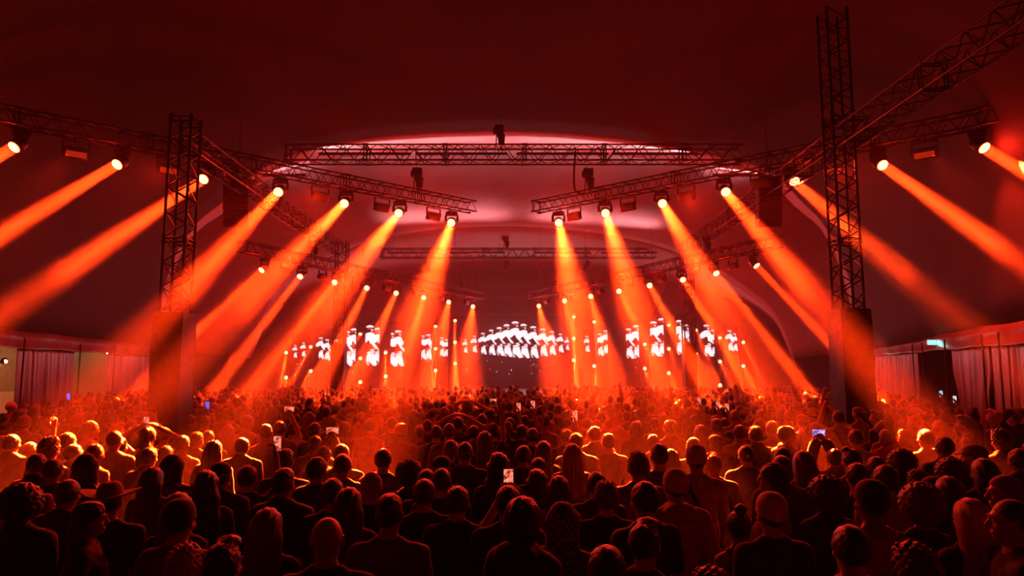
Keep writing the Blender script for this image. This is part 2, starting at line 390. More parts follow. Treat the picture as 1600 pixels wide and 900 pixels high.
def hoist(p, chain_top, lab, s=1.0, tilt=0):
    """electric chain hoist standing on a truss, its chain going up"""
    t = thing('chain_hoist', lab, 'hoist', p, 0, 'chain hoists on the trusses'); t.rotation_euler = (0, tilt, 0)
    MB().box((0, 0, .55*s), (.30*s, .24*s, .26*s), bev=.03*s).build('motor', 'black_plastic', t, True)
    b = MB(); b.lathe([(.05, 0), (.11, .02), (.12, .2), (.08, .26)], Matrix.Translation((-.2*s, 0, .5*s)) @ Matrix.Rotation(R(90), 4, 'Y'), 14); b.build('cooling_drum', 'black_plastic', t, True)
    MB().lathe([(.05*s, .02), (.10*s, .06*s), (.12*s, .34*s), (.09*s, .36*s)], Matrix.Translation((.07*s, 0, .04*s)), 12).build('chain_bag', 'black_cloth', t, True)
    b = MB(); b.tube([(-.08*s, 0, .44*s), (-.1*s, 0, .05), (-.16*s, 0, -.17)], .018, 6); b.tube([(-.08*s, 0, .44*s), (.02*s, 0, .05), (.10*s, 0, -.17)], .018, 6); b.build('sling', 'rubber', t)
    b = MB(); z = .7*s; L_ = chain_top-p[2]; i = 0
    while z < L_ and i < 90:
        a = .02 if i % 2 else 0; b.tube([(-.05*s-.012+a*.6, a, z), (-.05*s-.012+a*.6, a, z+.045)], .007, 4); b.tube([(-.05*s+.012-a*.6, -a, z), (-.05*s+.012-a*.6, -a, z+.045)], .007, 4); z += .045; i += 1
    b.build('chain', 'chain', t)
    return t
def truss_pt(key, px, dz=.19):
    a, b, d = TR[key]; best = min((abs(proj(a.lerp(b, k/400))[0]-px), k) for k in range(401)); p = a.lerp(b, best[1]/400); return Vector((p.x, p.y, p.z+dz))
hoist((pix(780, 228, YF).x, YF, zF+.27), 10.3, 'chain hoist on the middle of the long front truss, against the bright arc', 1.0)
hoist(truss_pt('AL', 652), zF-.2, 'chain hoist near the inner end of left near lamp truss')
hoist(truss_pt('AR', 919), zF-.2, 'chain hoist near the inner end of right near lamp truss')
hoist(truss_pt('BL', 720), zB, 'chain hoist near the inner end of left far lamp truss', .9)
hoist(truss_pt('BR', 865), zB, 'chain hoist near the inner end of right far lamp truss', .9)
hoist(truss_pt('BL', 490), 7.3, 'chain hoist on left far lamp truss, left of the mast', .8)
hoist(truss_pt('BR', 1105), 7.3, 'chain hoist on right far lamp truss, right of the mast', .8)
hoist((pix(790, 388, YB).x, YB, zB+.24), 8.35, 'chain hoist at the middle of the rear straight truss', 1.0)
hoist((pix(1018, 388, YB).x, YB, zB+.24), 8.3, 'tilted chain hoist at the right end of rear straight truss', .9, .12)
hoist((pix(566, 390, YB).x, YB, zB+.05), 8.1, 'chain hoist left of the rear truss beside the far mast', .9)

def cable(pts, r, lab, grp='cables hanging from the rig', m='rubber'):
    P_ = [Vector(p) for p in pts]; Q = []
    E_ = [2*P_[0]-P_[1]]+P_+[2*P_[-1]-P_[-2]]
    for i in range(1, len(E_)-2):
        for k in range(8):
            t = k/8; a, b, c, d = E_[i-1:i+3]; Q.append(.5*((2*b)+(c-a)*t+(2*a-5*b+4*c-d)*t*t+(3*b-a-3*c+d)*t**3))
    Q.append(P_[-1]); o = MB().tube(Q, r, 6).build('rig_cable', m, smooth=True); tag(o, lab, 'cable', grp)
cable([pix(741, 402, YB), pix(740, 425, 34), pix(736, 445, 34.8), truss_pt('BL', 728, .1)], .03, 'dark cable looping down to the left far truss end')
cable([pix(841, 402, YB), pix(845, 425, 34), pix(852, 446, 34.8), truss_pt('BR', 862, .1)], .03, 'dark cable looping down to the right far truss end')
cable([pix(899, 236, YF), pix(897, 270, 20.6), pix(898, 295, 20.4), truss_pt('AR', 908, .1)], .03, 'dark cable dropping from front truss beside right hoist')
cable([truss_pt('BR', 1048, -.1), pix(1040, 450, 28), pix(1028, 480, 28.5), pix(1014, 501, 29), pix(1003, 499, 29.5), pix(994, 488, 31)], .025, 'long cable hanging in a loop before the right screens')
for y0, y1, lab in ((446, 447, 'upper taut wire between the two far lamp trusses'), (464, 462, 'lower taut wire between the two far lamp trusses')):
    cable([pix(744, y0, 35), pix(790, y0, 35), pix(828, y1, 35)], .012, lab, 'taut wires over the stage', 'alu')
cable([pix(985, 461, 33), pix(1070, 484, 33), pix(1165, 510, 33)], .012, 'taut wire slanting down across the right mast', 'taut wires over the stage', 'alu')

# ------------------------------------------------------------------ masts
def mast(x, Y, top, boxw, boxh, lab, seed):
    t = thing('truss_mast', lab, 'mast', (x, Y, 0), 0, 'tent masts of truss')
    box_truss(t, top-.0, .42, .5, axis='Z', rc=.028, rd=.014, m='rigging_alu')
    b = MB(); r_ = random.Random(seed); n = 6; h = boxw/2; k = 22; vs_ = []     # stretched cloth cover on the foot
    ring = [(-h, -h), (0, -h*1.0), (h, -h), (h, 0), (h, h), (0, h), (-h, h), (-h, 0)]
    for j in range(k+1):
        z = boxh*j/k
        for q, (u, v) in enumerate(ring):
            w = 1+.025*math.sin(z*5+q*1.3+seed)+r_.uniform(-.008, .008); vs_.append((u*w, v*w, z))
    m8 = len(ring); fs = [(j*m8+i, j*m8+(i+1) % m8, (j+1)*m8+(i+1) % m8, (j+1)*m8+i) for j in range(k) for i in range(m8)]
    b.add(vs_, fs+[tuple(range(k*m8, (k+1)*m8))]); b.build('cloth_cover', 'cover_cloth', t)
    MB().box((0, 0, .03), (boxw*1.3, boxw*1.3, .06)).build('base_plate', 'black_steel', t)
mast(-6.72, 13.6, 7.6, .60, 3.55, 'near left truss mast with a dark cloth-covered foot', 1)
mast(6.72, 13.6, 9.9, .60, 3.62, 'near right truss mast with a dark cloth-covered foot', 2)
mast(-6.80, 27.0, 7.45, .50, 3.38, 'far left truss mast rising out of the crowd before the screens', 3)
mast(6.98, 27.0, 7.45, .46, 3.40, 'far right truss mast rising out of the crowd before the screens', 4)

# ------------------------------------------------------------------ moving heads, floods
def lens_disc(M, r, parent, cells=True):
    b = MB(); b.lathe([(r*1.0, 0), (r*.98, .006), (r*.5, .012), (r*.05, .014)], M, 24); o = b.build('lens', 'lens_glow', parent, True)
    if cells:
        c = MB()
        for ring, cnt in ((0, 1), (.42, 6), (.8, 12)):
            for k in range(cnt):
                a = 2*math.pi*k/cnt; c.lathe([(r*.14, .012), (r*.12, .022), (r*.02, .026)], M @ Matrix.Translation((ring*r*math.cos(a), ring*r*math.sin(a), 0)), 8)
        c.build('led_cell', 'led_cell', o)
def moving_head(p, target, lab, group, r, power, spill, hang=.62, heading=0, ang=5.3):
    """p is the centre of the lens; the lamp hangs under its truss"""
    p = Vector(p); d = (Vector(target)-p).normalized()
    pivot = p-d*r*1.5; top = p.z+hang-.19
    t = thing('moving_head_light', lab, 'stage light', (pivot.x, pivot.y, top), heading, group)
    inv = Matrix.Rotation(-heading, 4, 'Z'); dl = (inv @ d.to_4d().to_3d().to_4d()).to_3d() if False else (inv.to_3x3() @ d)
    pl = Vector((0, 0, pivot.z-top))
    MB().box((0, 0, -.09), (.34*r/.13, .24*r/.13, .10), bev=.015).build('base', 'black_plastic', t, True)
    cb = MB()
    for sx in (-.1, .1): cb.tube([(sx, 0, -.04), (sx, 0, .02)], .02, 8); cb.tube([(sx, -.035, .03), (sx, .035, .03)], .03, 8)
    cb.build('clamp', 'alu', t)
    hz = dl.copy(); hz.z = 0; hz = hz.normalized() if hz.length > .01 else Vector((0, -1, 0)); ax = Vector((-hz.y, hz.x, 0))
    y = MB(); w = r*1.45; zt = -.14
    y.tube([Vector((0, 0, zt))-ax*w, Vector((0, 0, zt))+ax*w], .03, 8)
    for s_ in (-1, 1): y.tube([Vector((0, 0, zt))+ax*w*s_, pl*.6+ax*w*1.06*s_, pl+ax*w*s_], [.03, .036, .045], 8)
    y.build('yoke', 'black_plastic', t, True)
    M = Matrix.Translation(pl) @ dl.to_track_quat('Z', 'Y').to_matrix().to_4x4()
    MB().lathe([(r*.4, -r*1.25), (r*.9, -r*1.05), (r*1.15, -r*.3), (r*1.22, r*.7), (r*1.20, r*1.45), (r*1.04, r*1.5)], M, 24).build('head', 'black_plastic', t, True)
    lens_disc(M @ Matrix.Translation((0, 0, r*1.5)), r, t)
    l = light('ray', 'AREA', p+d*.05, power, HOT, target, shape='DISK', size=r*1.9, spread=R(ang)); l.parent = t; l.matrix_parent_inverse = mat_of(t).inverted()
    l = light('lens_spill', 'POINT', p+d*.10+Vector((0, 0, -.02)), spill, (1, .008, .003), shadow_soft_size=r*.7); l.parent = t; l.matrix_parent_inverse = mat_of(t).inverted()
    return t
ordw = ['first', 'second', 'third', 'fourth', 'fifth', 'sixth', 'seventh', 'eighth']
for key, row, side in (('AL', A_L, 'left'), ('AR', A_R, 'right')):
    n = len(row)
    for i, (px, py, tx) in enumerate(row):
        k = n-1-i if side == 'left' else i
        lab = '%s glowing lamp from the centre on the near %s truss' % (ordw[k], side)
        p = pixz(px, py, ZA); d = TR[key][2]
        moving_head(p, pix(tx, 668, 8.7), lab, 'large moving lamps on the nearer trusses', .122, BEAM_W, SPILL_W, heading=math.atan2(d.y, d.x))
for key, row, side in (('BL', B_L, 'left'), ('BR', B_R, 'right')):
    n = len(row)
    for i, (px, py, sl) in enumerate(row):
        k = n-1-i if side == 'left' else i
        lab = '%s glowing lamp from the centre on the far %s truss' % (ordw[k], side)
        p = pixz(px, py, ZB2); d = TR[key][2]
        moving_head(p, pix(px+sl*(617-py), 617, 18.5), lab, 'moving lamps on the farther trusses', .108, BEAM_W_BACK, SPILL_W_BACK, heading=math.atan2(d.y, d.x), ang=4.8)

def flood(p, heading, lab, group, s=1.0, lit=False, added_wash=None):
    """rectangular LED flood on a bracket, hanging face down-forward"""
    t = thing('flood_light', lab, 'stage light', p, heading, group); Mx = Matrix.Rotation(R(22), 3, 'X')
    MB().box((0, 0, -.36*s), (.46*s, .20*s, .26*s), rot=Mx, bev=.02).build('housing', 'black_plastic', t)
    MB().box(Vector((0, 0, -.36*s))+Mx @ Vector((0, -.105*s, -.01)), (.40*s, .015, .13*s), rot=Mx).build('front_glass', 'flood_face' if lit else 'flood_face_off', t)
    y = MB()
    for sx in (-.26, .26): y.box((sx*s, 0, -.24*s), (.02, .05, .30*s))
    y.box((0, 0, -.09*s), (.54*s, .05, .02)); y.build('bracket', 'black_steel', t)
    f = MB()
    for k in range(7): f.box(Vector((0, 0, -.36*s))+Mx @ Vector(((-.18+.06*k)*s, .115*s, 0)), (.012, .04, .22*s), rot=Mx)
    f.build('cooling_fins', 'black_steel', t)
    MB().tube([(0, 0, -.08*s), (0, 0, .04)], .025, 8).build('clamp', 'alu', t)
    if added_wash:  # added light for crowd rims and side walls, even where the flood is dark
        l = light('added_wash', 'SPOT', Vector(p)+Vector((0, -.22, -.45)), ADDED_WASH_W, (1, .022, .006), added_wash, spot_size=R(64), spot_blend=.6, shadow_soft_size=.15); l.parent = t; l.matrix_parent_inverse = mat_of(t).inverted()
fl = dict(AL=[(120, 241, 1), (265, 267, 1), (385, 287, 0), (500, 303, 0), (597, 318, 0), (677, 334, 0)],
          AR=[(897, 335, 0), (980, 318, 0), (1072, 300, 0), (1187, 284, 0), (1300, 267, 1), (1443, 241, 1), (1597, 213, 1)],
          BL=[(447, 424, 0), (504, 433, 0), (556, 442, 0), (604, 451, 0), (649, 459, 0), (690, 466, 0), (729, 472, 0)],
          BR=[(854, 472, 0), (895, 465, 0), (937, 456, 0), (985, 450, 0), (1034, 439, 0), (1087, 430, 0), (1145, 419, 0)])
for key, row in fl.items():
    side = 'left' if key[1] == 'L' else 'right'; row = row[::-1] if side == 'left' else row
    nm = 'near' if key[0] == 'A' else 'far'
    for k, (px, py, lit) in enumerate(row):
        p = truss_pt(key, px, -.19); d = TR[key][2]
        flood(p, math.atan2(d.y, d.x), '%s %s rectangular floodlight from the centre on the %s %s truss' % (ordw[k], 'dull red-lit' if lit else 'dark', nm, side), 'rectangular floodlights on the %s %s truss' % (nm, side), .95 if nm == 'near' else .8, lit, ((p.x*.9, 3.4, 1.6) if k in (0, 2, 4) else (math.copysign(13, p.x), p.y-1, 1.2) if lit else None) if nm == 'near' else None)

def profile_spot(px, py, lab, tilt):
    p = Vector((pix(px, 404, YB).x, YB, zB-.24)); t = thing('profile_spotlight', lab, 'stage light', p, 0, 'unlit spotlights under the rear truss')
    M = Matrix.Translation((0, 0, -.32)) @ Matrix.Rotation(tilt, 4, 'Y')
    MB().lathe([(.07, -.2), (.12, -.16), (.12, .1), (.09, .12), (.09, .3), (.1, .32)], M @ Matrix.Rotation(math.pi, 4, 'Y'), 14).build('barrel', 'black_plastic', t, True)
    y = MB()
    for sy in (-.14, .14): y.box((0, sy, -.22), (.04, .015, .28))
    y.box((0, 0, -.08), (.04, .3, .015)); y.build('yoke', 'black_steel', t); MB().tube([(0, 0, -.08), (0, 0, .05)], .025, 8).build('clamp', 'alu', t)
profile_spot(791, 411, 'unlit spotlight hanging under the middle of the rear truss', R(12))
profile_spot(917, 408, 'unlit tilted spotlight hanging under rear truss, right of its middle', R(28))
profile_spot(667, 410, 'unlit spotlight under the rear truss behind a left beam', R(-25))

# added uplights on wires near the straight trusses, put in to brighten the ceiling arcs
def added_uplight(x, Y, z, tz, ty, lab, power, col, L_, zc, spr=125):
    t = thing('added_ceiling_uplight', lab, 'stage light', (x, Y, z), 0, 'added uplights washing the tent fabric')
    MB().box((0, 0, .05), (L_, .12, .08), bev=.01).build('housing', 'black_plastic', t); MB().box((0, 0, .096), (L_*.97, .09, .008)).build('glass', 'flood_face_off', t)
    b = MB()
    for u in (-.4, 0, .4): b.box((u*L_, 0, .005), (.06, .16, .02))
    b.build('bracket', 'black_steel', t)
    b = MB()
    for u in (-.4, .4): b.tube([(u*L_, 0, .01), (u*L_, 0, zc-z-.2)], .006, 4)
    b.build('wire', 'black_steel', t)
    l = light('added_wash', 'AREA', (x, Y, z+.13), power, col, (x, ty, tz), shape='RECTANGLE', size=L_, size_y=.1, spread=R(spr)); l.parent = t; l.matrix_parent_inverse = mat_of(t).inverted()
for x, w in ((-5.1, 'far left'), (-1.75, 'left middle'), (1.75, 'right middle'), (5.1, 'far right')):
    added_uplight(x, 23.0, pix(800, 243, 23.0).z, 11.2, 26.0, w+' added uplight strip hung on wires behind the long front truss', 50, (1, .27, .28), 3.2, 10.15)
for px_, w in ((432, 'outermost left'), (1160, 'outermost right')):
    q = pix(px_, 276, 24.6); added_uplight(q.x, q.y, q.z, q.z+1.6, 26.6, w+' added uplight strip hung where the bright arc comes down', 24, (1, .27, .28), 2.2, q.z+.5)
for x, w in ((-4.2, 'far left'), (-1.5, 'left middle'), (2.2, 'right middle'), (5.1, 'far right')):
    added_uplight(x, 29.3, pix(800, 397, 29.3).z, 9.2, 28.9, w+' added uplight strip hung on wires in front of the rear truss', 34, (1, .28, .29), 2.4, 8.75, 75)

# ------------------------------------------------------------------ hanging loudspeakers
def line_array(px0, px1, py0, py1, Y, lab, s):
    p = pix((px0+px1)/2, py0, Y); w = (px1-px0)/F*Y; H = (py1-py0)/F*Y
    t = thing('hanging_speaker_array', lab, 'loudspeaker', p, -.12*s, 'hanging loudspeaker arrays'); n = 6; h = H/n
    MB().box((0, 0, .05), (w*.9, .5, .06)).build('flying_frame', 'black_steel', t)
    b = MB(); b.tube([(-.15, 0, .08), (0, 0, .5), (.15, 0, .08)], .015, 6); b.tube([(0, 0, .5), (0, 0, 8.9-p.z)], .012, 6); b.build('sling', 'rubber', t)
    for k in range(n):
        rt = Matrix.Rotation(R(1.2*k*k*.4), 3, 'X')
        cbx = MB().box((0, .02*k*k*.3, -h*(k+.5)), (w, .45, h*.94), rot=rt, bev=.015).build('speaker_cabinet', 'black_plastic', t)
        MB().box((0, .02*k*k*.3-.232, -h*(k+.5)), (w*.92, .012, h*.8), rot=rt).build('grille', 'black_cloth', cbx)
line_array(353, 392, 284, 356, 17.5, 'black loudspeaker array hanging under the near left lamp truss', -1)
line_array(1182, 1218, 284, 356, 17.5, 'black loudspeaker array hanging under the near right lamp truss', 1)

# ------------------------------------------------------------------ stage, screens, stage lamps
t = thing('stage_platform', 'low dark stage deck behind the crowd, under the screens', 'stage', (0, 38, 0))
MB().box((0, 0, 1.1), (25, 13, .12)).build('deck', 'deck_ply', t)
b = MB(); n = 120
vs_ = [(-12.5+25*i/n, -6.5+.05*math.sin(i*1.3), z) for z in (0, 1.04) for i in range(n+1)]
b.add(vs_, [(i, i+1, n+2+i, n+1+i) for i in range(n)]); b.build('skirt', 'black_cloth', t)
for k in range(6): MB().tube([(-11+4.4*k, 5.8, .02), (-11+4.4*k, 5.8, 1.04)], .05, 8).build('leg', 'rigging_alu', t)

YS = 42.0
def poly(b, pts, y, mi=0, d=.02):
    k = len(pts); b.add([(x, y, z) for x, z in pts]+[(x, y+d, z) for x, z in pts], [tuple(range(k-1, -1, -1)), tuple(range(k, 2*k))]+[(i, (i+1) % k, k+(i+1) % k, k+i) for i in range(k)], mi)
def ell_pts(cx, cz, rx, rz, n=14, a0=0, a1=2*math.pi): return [(cx+rx*math.cos(a0+(a1-a0)*i/n), cz+rz*math.sin(a0+(a1-a0)*i/n)) for i in range(n if a1-a0 > 6.2 else n+1)]
def performer(b, X, Zt, s, y, clip=None, full=True, flip=1):
    """one white-clad performer as the screens show it: hat, raised arm and shirt, sash, trousers. s = height in metres"""
    Wd = s
    def put(pts, mi=0, dy=0):
        q = []
        for u, v in pts:
            x = X+flip*u*Wd*.74; z = Zt-v*s
            q.append((x, z))
        if clip:
            for lim, sg in ((clip[0], 1), (clip[1], -1)):
                o_ = []
                for (a, b_), (c, d_) in zip(q, q[1:]+q[:1]):
                    ia, ic = (a-lim)*sg >= 0, (c-lim)*sg >= 0
                    if ia: o_.append((a, b_))
                    if ia != ic: t_ = (lim-a)/(c-a); o_.append((lim, b_+(d_-b_)*t_))
                q = o_
                if len(q) < 3: return
        if max(a for a, _ in q)-min(a for a, _ in q) < .015: return
        poly(b, q if flip > 0 else q[::-1], y-dy, mi)
    put([(.13*math.cos(a)*1, .055-.055*math.sin(a)) for a in [math.pi*k/8 for k in range(9)]][::-1])
    put([(-.07, .075), (-.03, .075), (-.03, .095), (-.07, .095)], 1); put([(.02, .08), (.07, .08), (.05, .13), (.02, .11)], 1)
    put([(.06, .10), (.10, .11), (.09, .15), (.05, .14)])
    put([(-.30, .36), (-.27, .29), (-.13, .20), (.02, .17), (.12, .19), (.16, .27), (.21, .33), (.19, .40), (.06, .41), (-.04, .36), (-.10, .41), (-.24, .43)])
    if full: put([(.02, .40), (.09, .39), (.30, .56), (.27, .60), (.17, .55)])
    put([(.24, .535), (.30, .56), (.27, .60), (.235, .575)], 1, .004)
    put([(.02, .585), (.15, .57), (.14, .60), (.03, .61)]); put([(-.06, .645), (.16, .61), (.17, .64), (-.02, .68), (-.10, .67)])
    put([(-.08, .70), (.14, .665), (.19, .80), (.24, .97), (.14, .98), (.04, .90), (-.05, .86)])
    put([(-.10, .74), (-.05, .74), (-.03, .9), (.02, .95), (-.06, .97), (-.12, .86)], 2)
def screen(cx0, cx1, lab, figs, grp, ztop=500):
    x0, x1 = pix(cx0, 540, YS).x, pix(cx1, 540, YS).x; z1 = pix(800, ztop, YS).z; cx = (x0+x1)/2
    t = thing('led_screen', lab, 'screen', (cx, YS, 1.16), 0, grp); w = x1-x0
    MB().box((0, .12, (z1-1.16)/2), (w, .12, z1-1.16)).build('panel', 'screen_black', t)
    fr = MB()
    for xx in (-w/2-.02, w/2+.02): fr.box((xx, .14, (z1-1.16)/2), (.03, .16, z1-1.16))
    fr.build('frame', 'black_steel', t)
    b = MB(); clip = (x0-cx+.02, x1-cx-.02)
    for px, py, s, full in figs:
        p = pix(px, py, YS); g = MB(); performer(g, p.x-cx, p.z-1.16, s, .03, clip, full)
        if g.v: g.build('pictured_performer', ['picture', 'picture_warm', 'picture_shade'], t)
    r_ = random.Random(int(cx0))
    for k in range(int(w*3)):
        px = r_.uniform(cx0+3, cx1-3); p = pix(px, r_.uniform(562, 584), YS); u, v = p.x-cx, p.z-1.16; q = r_.uniform(.02, .045)
        poly(b, [(u, v), (u+q, v-.01), (u+q*1.4, v-q*2), (u+q*.2, v-q*1.6)][::-1], .03, 0 if k % 3 else 1)
    b.build('pictured_sparks', ['picture', 'picture_warm', 'picture_shade'], t)
pm = YS/F
cf = [(741, 524.5, 1.05, 0), (754.5, 520, 1.35, 0), (767.5, 515, 1.6, 1), (780, 511, 1.8, 1), (791.5, 506.5, 2.05, 1), (805, 502, 2.3, 1), (818, 506, 2.15, 1), (833, 509.5, 2.0, 1), (848, 513, 1.75, 1), (862, 517, 1.5, 1), (875.5, 521, 1.2, 0), (727, 530, .85, 0), (886, 527, .8, 0)]
screen(718, 893, 'wide central LED screen showing a fanned row of white-clad performers', cf, 'LED screens', 494)
for a, b_, figs, lab, zt in (
    (454, 480, [(461, 539, .8, 0), (474, 535, .9, 0)], 'outermost left LED banner showing small white shapes', 520),
    (492, 517, [(501, 527, 1.35, 1), (511, 530, 1.3, 1)], 'left LED banner just left of the far mast', 512),
    (539, 556, [(542, 517, 2.2, 1), (553, 513, 2.2, 1)], 'LED banner peeking out right of the far left mast', 500),
    (570, 593, [(578, 508, 2.55, 1), (590, 512, 2.3, 0)], 'left LED banner with the tallest white-capped performer', 496),
    (610, 633, [(622, 516, 2.25, 1), (611, 520, 2.1, 0)], 'left LED banner with one white performer, right of the tallest one', 502),
    (658, 675, [(669, 522, 1.6, 1), (660, 524, 1.5, 0)], 'narrow LED banner showing two slim performers, left of the centre', 510),
    (687, 700, [(690, 527, 1.2, 0), (697, 530, 1.1, 0)], 'narrowest left LED banner beside the central screen', 515),
    (912, 923, [(917, 525, 1.0, 0)], 'narrowest right LED banner beside the central screen', 515),
    (933, 950, [(946, 516, 1.5, 0), (937, 521, 1.4, 0)], 'narrow LED banner right of the centre with slim performers', 508),
    (978, 999, [(982, 513, 1.9, 1), (994, 508, 2.1, 1)], 'right LED banner showing two overlapping white performers', 500),
    (1016, 1038, [(1021, 502, 2.2, 1), (1034, 497, 2.45, 1)], 'right LED banner with the brightest white performer', 488),
    (1057, 1078, [(1061, 500, 2.2, 0), (1072, 507, 2.2, 1)], 'LED banner partly hidden behind the far right mast', 492),
    (1094, 1117, [(1104, 507, 2.0, 1), (1115, 515, 1.7, 0)], 'right LED banner just right of the far mast', 500),
    (1132, 1153, [(1140, 516, 1.3, 1), (1148, 521, 1.1, 0)], 'outermost right LED banner showing a small performer', 508)):
    screen(a, b_, lab, figs, 'LED screens', zt)

YL = 39.0
def stage_lamp(px, py, sl, lab, Y, grp):
    p = pix(px, py, Y); tgt = pix(px+sl*(612-py), 612, Y-5); d = (tgt-p).normalized(); r = .095; piv = p-d*.16
    t = thing('small_stage_lamp', lab, 'stage light', piv, 0, grp); dl = d
    M = dl.to_track_quat('Z', 'Y').to_matrix().to_4x4()
    MB().lathe([(r*.5, -.12), (r*1.1, -.08), (r*1.2, .12), (r*1.05, .16)], M, 14).build('head', 'black_plastic', t, True)
    b = MB(); b.tube([(-.14, 0, 0), (-.14, .16, 0), (.14, .16, 0), (.14, 0, 0)], .02, 6); b.build('yoke', 'black_steel', t)
    MB().lathe([(r, .16), (r*.96, .17), (r*.1, .175)], M, 14).build('lens', 'lens_soft', t, True)
    l = light('ray', 'AREA', p+d*.05, BEAM_W_STAGE, HOT, tgt, shape='DISK', size=r*1.9, spread=R(4)); l.parent = t; l.matrix_parent_inverse = mat_of(t).inverted()
    l = light('lens_spill', 'POINT', p+d*.12, SPILL_W_STAGE, (1, .008, .003), shadow_soft_size=r*.7); l.parent = t; l.matrix_parent_inverse = mat_of(t).inverted()
cols = [(447, [551, 590], -.12, 'leftmost lamp ladder'), (485.5, [542, 580], -.52, 'second lamp ladder from the left'), (525, [532], -.6, 'lamp ladder hidden behind the far left mast'),
        (563, [522, 560, 597], -.55, 'lamp ladder just right of the far left mast'), (602.5, [551, 588], .03, 'lamp ladder between the two tall left banners'),
        (680.5, [510, 545, 579], -.2, 'lamp ladder left of the central screen'), (711, [501, 535, 568], .02, 'lamp ladder at the left edge of the central screen'),
        (896.5, [495, 529, 563], .06, 'lamp ladder at the right edge of the central screen'), (928.5, [503, 572], .14, 'lamp ladder right of the central screen'),
        (1007.5, [538, 576], .42, 'lamp ladder between the two tall right banners'), (1045, [508, 545, 583], .48, 'lamp ladder just left of the far right mast'),
        (1087.5, [516, 553, 590], .45, 'lamp ladder just right of the far right mast'), (1125, [528, 565, 602], .5, 'second lamp ladder from the right'), (1161.5, [535, 572], .5, 'rightmost lamp ladder')]
for px, ys, sl, lab in cols:
    p = pix(px, ys[0], YL)
    t = thing('lamp_ladder', 'thin dark upright pole, ' + lab, 'stand', (p.x, YL+.22, 1.16), 0, 'upright poles carrying the stage lamps')
    MB().tube([(0, 0, .02), (0, 0, p.z-1.16+.15)], .025, 8).build('pole', 'black_steel', t); MB().box((0, 0, .015), (.5, .5, .03)).build('base_plate', 'black_steel', t)
    pos = {1: ['only'], 2: ['upper', 'lower'], 3: ['top', 'middle', 'bottom']}[len(ys)]
    for k, y in enumerate(ys):
        stage_lamp(px, y, sl+(k-1)*.04, '%s small lamp on the %s' % (pos[k], lab), YL, 'small beam lamps on the stage')

